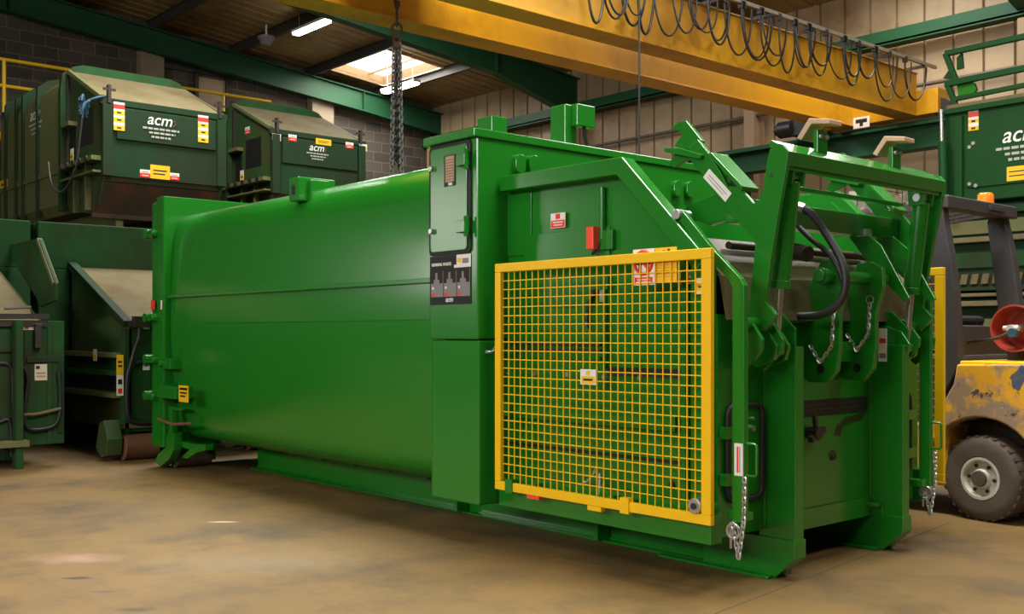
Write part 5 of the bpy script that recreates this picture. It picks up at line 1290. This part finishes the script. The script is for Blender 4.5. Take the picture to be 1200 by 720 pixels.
lidp = [(YR - 0.04, zt), (YR + 0.9, zt + 0.12), (YR + 0.9, zt + 0.16), (YR - 0.04, zt + 0.04)]
MB().prism(lidp, 'X', XR0 + 0.08, XR0 + 3.1).build('hopper_lid', DUST, rt, 0.004)
A = lambda x, y: at(x, y, Y=YR)
def run(pts, w=0.06):
    m = MB()
    for p, q in zip(pts, pts[1:]): m.bar(p, q, w, w, (0, 1, 0))
    return m
run([A(1108, 63), A(1121, 96), A(1110, 98), A(1120, 124)], 0.055).build('frame_end', OLDC, rt, 0.004)
run([A(1108, 63), A(1250, 32)], 0.06).build('frame_bar', OLDC, rt, 0.004)
run([A(1108, 99), A(1250, 70)], 0.065).build('frame_bar', OLDC, rt, 0.004)
run([A(1120, 116), A(1250, 90)], 0.05).build('frame_bar', OLDC, rt, 0.004)
MB().prism(xz([(1122, 68), (1128, 62), (1130, 80), (1122, 82)], YR + 0.05), 'Y', YR + 0.03, YR + 0.06).prism(xz([(1106, 92), (1116, 78), (1120, 95)], YR + 0.05), 'Y', YR + 0.03, YR + 0.06).build('frame_gusset', OLDC, rt)
MB().prism(xz([(1122, 98), (1142, 97), (1145, 105), (1140, 112), (1124, 114)], YR + 0.05), 'Y', YR + 0.03, YR + 0.08).build('frame_gusset', GREEN, rt)
# lower machine behind the forklift: ledges, slots and dirty panels
lw = thing('waste_compactor', (XR0 + 1.5, YR + 1.0, 0), 'dirty dark green compactor with slotted dusty ledges, seen through the forklift cab', 'waste compactor')
mb = MB(); mb.box(XR0 - 0.0, XR0 + 3.2, YR + 0.12, YR + 2.1, 0.1, 2.55); lbody = mb.build('body', OLD, lw, 0.012)
Z = lambda y, yy=YR: at(1140, y, Y=yy).z
for (y0, y1, d, m, nm) in ((243, 252, 0.10, OLD, 'top_rail'), (258, 274, 0.03, OLDSIDE, 'pale_band'), (278, 284, 0.12, DUST, 'dusty_ledge'), (296, 314, 0.04, OLDB, 'green_band'), (337, 341, 0.12, OLD, 'ledge'), (344, 348, 0.14, DUST, 'dusty_ledge'), (353, 359, 0.14, DUST, 'dusty_ledge'), (374, 394, 0.06, OLDSIDE, 'pale_band'), (416, 425, 0.14, mat('pale_grey_ledge', (0.30, 0.27, 0.23), 0.6), 'grey_ledge')):
    MB().box(XR0 - 0.0, XR0 + 3.2, YR + 0.12 - d, YR + 0.125, Z(y1), Z(y0)).build(nm, m, lbody, 0.006)
for i in range(26):
    xx = XR0 + 0.05 + i * 0.12
    MB().prism([(xx, Z(333)), (xx + 0.075, Z(333)), (xx + 0.10, Z(321)), (xx + 0.025, Z(321))], 'Y', YR + 0.08, YR + 0.13).build('slot_tooth', DUST, lbody, 0.003)
MB().box(XR0 - 0.0, XR0 + 3.2, YR + 0.10, YR + 0.125, Z(412), Z(397)).build('dark_recess', INK, lbody)
for xx in (0.0, 0.9, 2.0, 2.9): MB().box(XR0 + xx, XR0 + xx + 0.10, YR - 0.04, YR + 0.125, 0.0, Z(425)).build('leg', OLD, lbody, 0.004)

# bales of waste behind the lift
random.seed(11)
def bale(x0, x1, y0, y1, z0, z1, label):
    bm = bmesh.new()
    bmesh.ops.create_cube(bm, size=1.0)
    bmesh.ops.subdivide_edges(bm, edges=bm.edges[:], cuts=11, use_grid_fill=True)
    c = Vector(((x0 + x1) / 2, (y0 + y1) / 2, z0))
    from mathutils import noise
    for v in bm.verts:
        p = Vector((v.co.x * (x1 - x0), v.co.y * (y1 - y0), (v.co.z + 0.5) * (z1 - z0)))
        k = noise.noise_vector((p + c) * 2.6) * 0.09 + noise.noise_vector((p + c) * 7.0) * 0.05
        if p.z < 0.02: k.z = 0
        v.co = p + k
    me = bpy.data.meshes.new('waste_bale'); bm.to_mesh(me); bm.free(); me.materials.append(BALE)
    o = bpy.data.objects.new('waste_bale', me); COL.objects.link(o); o.location = c
    for i in range(3):
        xx = (x1 - x0) * (0.25 * (i + 1) - 0.5)
        r = [(-(y1 - y0) / 2 - 0.06, 0.02), (-(y1 - y0) / 2 - 0.06, z1 - z0 + 0.05), ((y1 - y0) / 2 + 0.06, z1 - z0 + 0.05), ((y1 - y0) / 2 + 0.06, 0.02)]
        MB().tube([c + Vector((xx, a, b)) for a, b in r], 0.008, 5).build('baling_wire', STEEL_DK, o)
    return tag(o, label, 'bale', 'waste bales behind the bin lift')
bale(-7.25, -6.05, 11.7, 12.7, 0.0, 0.95, 'crumpled pale waste bale at the bottom of the stack behind the bin lift')
bale(-7.22, -6.08, 11.75, 12.7, 1.04, 1.93, 'crumpled pale waste bale in the middle of the stack behind the bin lift')
bale(-7.24, -6.06, 11.72, 12.68, 2.04, 2.92, 'crumpled pale waste bale on top of the stack, seen below the lift beam')
q = at(980, 225, Y=12.4)
bp_ = MB(); bp_.box(q.x - 0.06, q.x + 0.06, 12.34, 12.46, 0.02, 3.05); bp = bp_.build('steel_post', BLUEPOST, None, 0.006, origin=(q.x, 12.4, 0))
tag(bp, 'dark blue steel post standing left of the waste bales', 'post')
MB().box(q.x - 0.13, q.x + 0.13, 12.27, 12.53, 0, 0.02).build('base_plate', BLUEPOST, bp)

# ------------------------------------------------------------------ forklift at the right edge
fk = thing('forklift', (-3.9, 7.48, 0), 'worn yellow forklift with charcoal cab frame, orange beacon and red gas bottle', 'forklift')
YN, YFa = 6.90, 8.05
wx, wz = at(1153, 563, Y=6.95).x, 0.30
# counterweight: side profile with wheel arch
arch = [(wx + 0.37 * math.cos(math.radians(a)), wz + 0.02 + 0.37 * math.sin(math.radians(a))) for a in range(8, 173, 11)]
cw_prof = xz([(1090, 505), (1095, 488), (1107, 468), (1117, 450), (1121, 427)], YN) + [(-2.75, 1.05), (-2.62, 0.98), (-2.56, 0.80), (-2.60, 0.48), (-2.70, 0.38)] 
cw_prof = cw_prof + arch
cw = MB().prism(cw_prof, 'Y', YN, YFa).build('counterweight', FORKY, fk, 0.03, 35, seg=3)
MB().box(-3.36, -2.72, YN + 0.02, YFa - 0.02, 1.03, 1.06).build('top_edge', YELLOW, cw, 0.008)
MB().box(-4.95, wx - 0.25, YN + 0.06, YFa - 0.06, 0.20, 0.62).build('chassis', FORKY, fk, 0.02)
MB().box(wx - 0.3, -2.70, YN + 0.35, YFa - 0.35, 0.18, 0.66).build('rear_axle', STEEL_DK, fk, 0.02)
MB().box(-4.35, -3.38, YN + 0.12, YFa - 0.12, 0.62, 1.10).build('engine_hood', CHARCOAL, fk, 0.03)
MB().box(-4.95, -4.35, YN + 0.02, YFa - 0.02, 0.56, 0.60).build('floor_plate', STEEL_DK, fk, 0.006)
MB().box(-4.95, -4.85, YN + 0.10, YFa - 0.10, 0.60, 1.15).build('dashboard', CHARCOAL, fk, 0.02)
seat = MB().box(-4.15, -3.62, 7.22, 7.74, 1.10, 1.22).build('seat', RUBBER, fk, 0.04, seg=3)
MB().prism([(-3.70, 1.20), (-3.60, 1.20), (-3.54, 1.36), (-3.62, 1.38)], 'Y', 7.24, 7.72).build('backrest', RUBBER, seat, 0.03)
MB().box(-3.48, -3.40, YN + 0.16, YFa - 0.16, 1.08, 1.30).build('rear_guard_plate', CHARCOAL, fk, 0.01)
MB().tube([Vector((-4.62 + 0.06 * math.sin(t) * 0.5, 7.48 + 0.18 * math.cos(t), 1.28 + 0.18 * math.sin(t) * 0.6)) for t in (2 * PI * i / 20 for i in range(20))], 0.014, 6, True).tube([(-4.62, 7.48, 1.28), (-4.85, 7.48, 1.10)], 0.02, 8).build('steering_wheel', RUBBER, fk, smooth=60)
q = at(1190, 444, Y=YN)
MB().prism([(q.x - 0.02, q.z - 0.05), (q.x + 0.02, q.z - 0.08), (q.x + 0.05, q.z - 0.02), (q.x + 0.10, q.z + 0.0), (q.x + 0.09, q.z + 0.05), (q.x + 0.04, q.z + 0.09), (q.x + 0.01, q.z + 0.05), (q.x - 0.03, q.z + 0.02)], 'Y', YN - 0.002, YN + 0.002).build('blue_sticker', mat('torn_blue_sticker', (0.035, 0.075, 0.17), 0.6, var=0.5, scale=30, dirt='#6a5a40', dirt_amt=0.45), cw)
# overhead guard
nearp = xz([(1095, 229), (1106, 231), (1110, 262), (1117, 300), (1122, 340), (1126, 400), (1126, 428), (1117, 448), (1104, 468), (1099, 440), (1097, 380), (1092, 310), (1090, 262)], 7.0)
shift = Vector((0, 0))
MB().prism(nearp, 'Y', 6.96, 7.05).build('guard_pillar', CHARCOAL, fk, 0.008)
farp = xz([(1160, 262), (1163, 252), (1172, 247), (1180, 256), (1190, 300), (1199, 365), (1203, 425), (1180, 425), (1171, 350)], 8.0)
MB().prism(farp, 'Y', 7.95, 8.04).build('guard_pillar', CHARCOAL, fk, 0.008)
RZ = at(1097, 229, Y=7.0).z
MB().prism([(-3.60, RZ - 0.09), (-3.46, RZ - 0.10), (-3.46, RZ - 0.01), (-3.60, RZ + 0.01)], 'Y', 6.96, 8.04).build('guard_crossbar', CHARCOAL, fk, 0.01)
rf = MB()
for i in range(6): rf.bar((-3.58, 7.06 + i * 0.176, RZ - 0.045), (-4.80, 7.06 + i * 0.176, RZ - 0.17), 0.04, 0.05)
rf.bar((-4.80, 6.96, RZ - 0.17), (-4.80, 8.04, RZ - 0.17), 0.07, 0.07, (1, 0, 0)); rf.build('roof_grille', CHARCOAL, fk)
for y in (7.0, 8.0): MB().bar((-4.80, y, RZ - 0.17), (-4.98, y, 0.58), 0.07, 0.06, (1, 0, 0)).build('guard_pillar', CHARCOAL, fk, 0.006)
q = at(1155, 243, X=-3.53)
bc = MB().lathe((q.x, q.y, q.z), UZ, [(0.0, 0.055), (0.015, 0.058), (0.02, 0.05)], 20).build('beacon', ZINC, fk, smooth=40)
MB().lathe((q.x, q.y, q.z + 0.018), UZ, [(0.0, 0.058), (0.07, 0.055), (0.085, 0.045)], 20).build('lens', AMBER, bc, 0.003, 40)
MB().box(q.x - 0.08, q.x + 0.08, q.y - 0.10, q.y + 0.14, q.z - 0.035, q.z).build('beacon_bracket', CHARCOAL, fk, 0.004)
# gas bottle lying across the counterweight
gq = at(1188, 385, Y=7.18)
def bottle_y(d): return 7.18 + d
gb = MB().lathe((gq.x, 7.18, gq.z), (0, 1, 0), [(0.16, 0.05), (0.17, 0.10), (0.22, 0.142), (0.26, 0.150), (0.70, 0.150), (0.76, 0.13), (0.78, 0.06)], 32).build('gas_bottle', REDGAS, fk, smooth=45)
col = MB()
R0 = [(0.15 + 0.15, 0.150)]
col.lathe((gq.x, 7.18, gq.z), (0, 1, 0), [(0.24, 0.145), (0.02, 0.158), (0.0, 0.160), (0.0, 0.148), (0.03, 0.145), (0.18, 0.135)], 32)
col.build('collar', REDGAS, gb, smooth=45)
MB().cyl((gq.x, 7.12, gq.z), (gq.x, 7.36, gq.z), 0.025, n=12).cyl((gq.x - 0.05, 7.14, gq.z), (gq.x + 0.05, 7.14, gq.z), 0.018, n=10).build('valve', HUB, gb, smooth=40)
MB().cyl((gq.x + 0.02, 7.10, gq.z - 0.03), (gq.x + 0.02, 7.16, gq.z - 0.03), 0.03, n=14).build('blue_cap', BLUE, gb, smooth=40)
MB().tube(bez((gq.x, 7.14, gq.z - 0.02), (gq.x - 0.1, 7.05, gq.z - 0.12), (gq.x - 0.3, 7.1, gq.z - 0.05), (gq.x - 0.42, 7.2, gq.z - 0.15)), 0.012, 6).build('gas_hose', RUBBER, gb, smooth=60)
MB().box(gq.x - 0.14, gq.x + 0.14, 7.40, 7.48, 1.04, gq.z - 0.10).box(gq.x - 0.14, gq.x + 0.14, 7.75, 7.83, 1.04, gq.z - 0.10).build('bottle_cradle', CHARCOAL, fk)
# wheels
def wheel(x, y, r, w, s, steer):
    ax = Vector((math.sin(steer) * 1.0, -s * math.cos(steer), 0))
    c = Vector((x, y, r))
    ty = MB().lathe(c, ax, [(-w / 2, r * 0.62), (-w / 2, r * 0.90), (-w * 0.42, r * 0.97), (-w * 0.3, r), (w * 0.3, r), (w * 0.42, r * 0.97), (w / 2, r * 0.90), (w * 0.52, r * 0.75), (w / 2, r * 0.52), (w * 0.1, r * 0.50)], 48)
    for i in range(28):                            # tread blocks
        a = 2 * PI * i / 28
        u = ax.orthogonal().normalized(); v = ax.cross(u)
        d = u * math.cos(a) + v * math.sin(a); tdir = ax.cross(d)
        for e in (-1, 1):
            p = c + d * (r * 0.985) + ax * (e * w * 0.28)
            ty.bar(p - ax * w * 0.17, p + ax * w * 0.17, r * 0.085, r * 0.05, d)
    t = ty.build('tyre', TYRE, fk, smooth=35)
    hb = MB().lathe(c, ax, [(0.0, r * 0.52), (w * 0.50, r * 0.50), (w * 0.50, r * 0.44), (w * 0.36, r * 0.40), (w * 0.36, r * 0.24), (w * 0.52, r * 0.20), (w * 0.55, r * 0.05)], 32).build('hub', HUB, t, smooth=35)
    MB().lathe(c, ax, [(w * 0.5, r * 0.20), (w * 0.60, r * 0.18), (w * 0.61, r * 0.05)], 20).build('hub_cap', TYRE, hb, smooth=35)
    hn = MB()
    for i in range(6):
        a = 2 * PI * i / 6 + 0.2; u = ax.orthogonal().normalized(); v = ax.cross(u); p = c + (u * math.cos(a) + v * math.sin(a)) * r * 0.32
        hn.cyl(p + ax * w * 0.34, p + ax * w * 0.42, r * 0.045, n=6)
    hn.build('wheel_nuts', STEEL_DK, hb)
wheel(wx, 7.02, 0.283, 0.20, 1, math.radians(-8))
wheel(wx, 7.93, 0.283, 0.20, -1, math.radians(8))
wheel(-4.70, 7.02, 0.33, 0.22, 1, 0)
wheel(-4.70, 7.93, 0.33, 0.22, -1, 0)
# mast, carriage and forks
for y in (7.14, 7.72): MB().box(-5.22, -5.08, y, y + 0.10, 0.10, 1.80).build('mast_channel', CHARCOAL, fk, 0.005)
MB().box(-5.18, -5.10, 7.14, 7.82, 1.70, 1.78).box(-5.18, -5.10, 7.14, 7.82, 0.9, 0.97).build('mast_crossbar', CHARCOAL, fk)
MB().box(-5.30, -5.24, 7.05, 7.91, 0.35, 0.45).box(-5.30, -5.24, 7.05, 7.91, 0.60, 0.68).build('fork_carriage', CHARCOAL, fk)
for y in (7.18, 7.66): MB().box(-5.36, -5.30, y, y + 0.10, 0.10, 0.72).box(-6.30, -5.30, y, y + 0.10, 0.06, 0.10).build('fork', STEEL_DK, fk, 0.004)
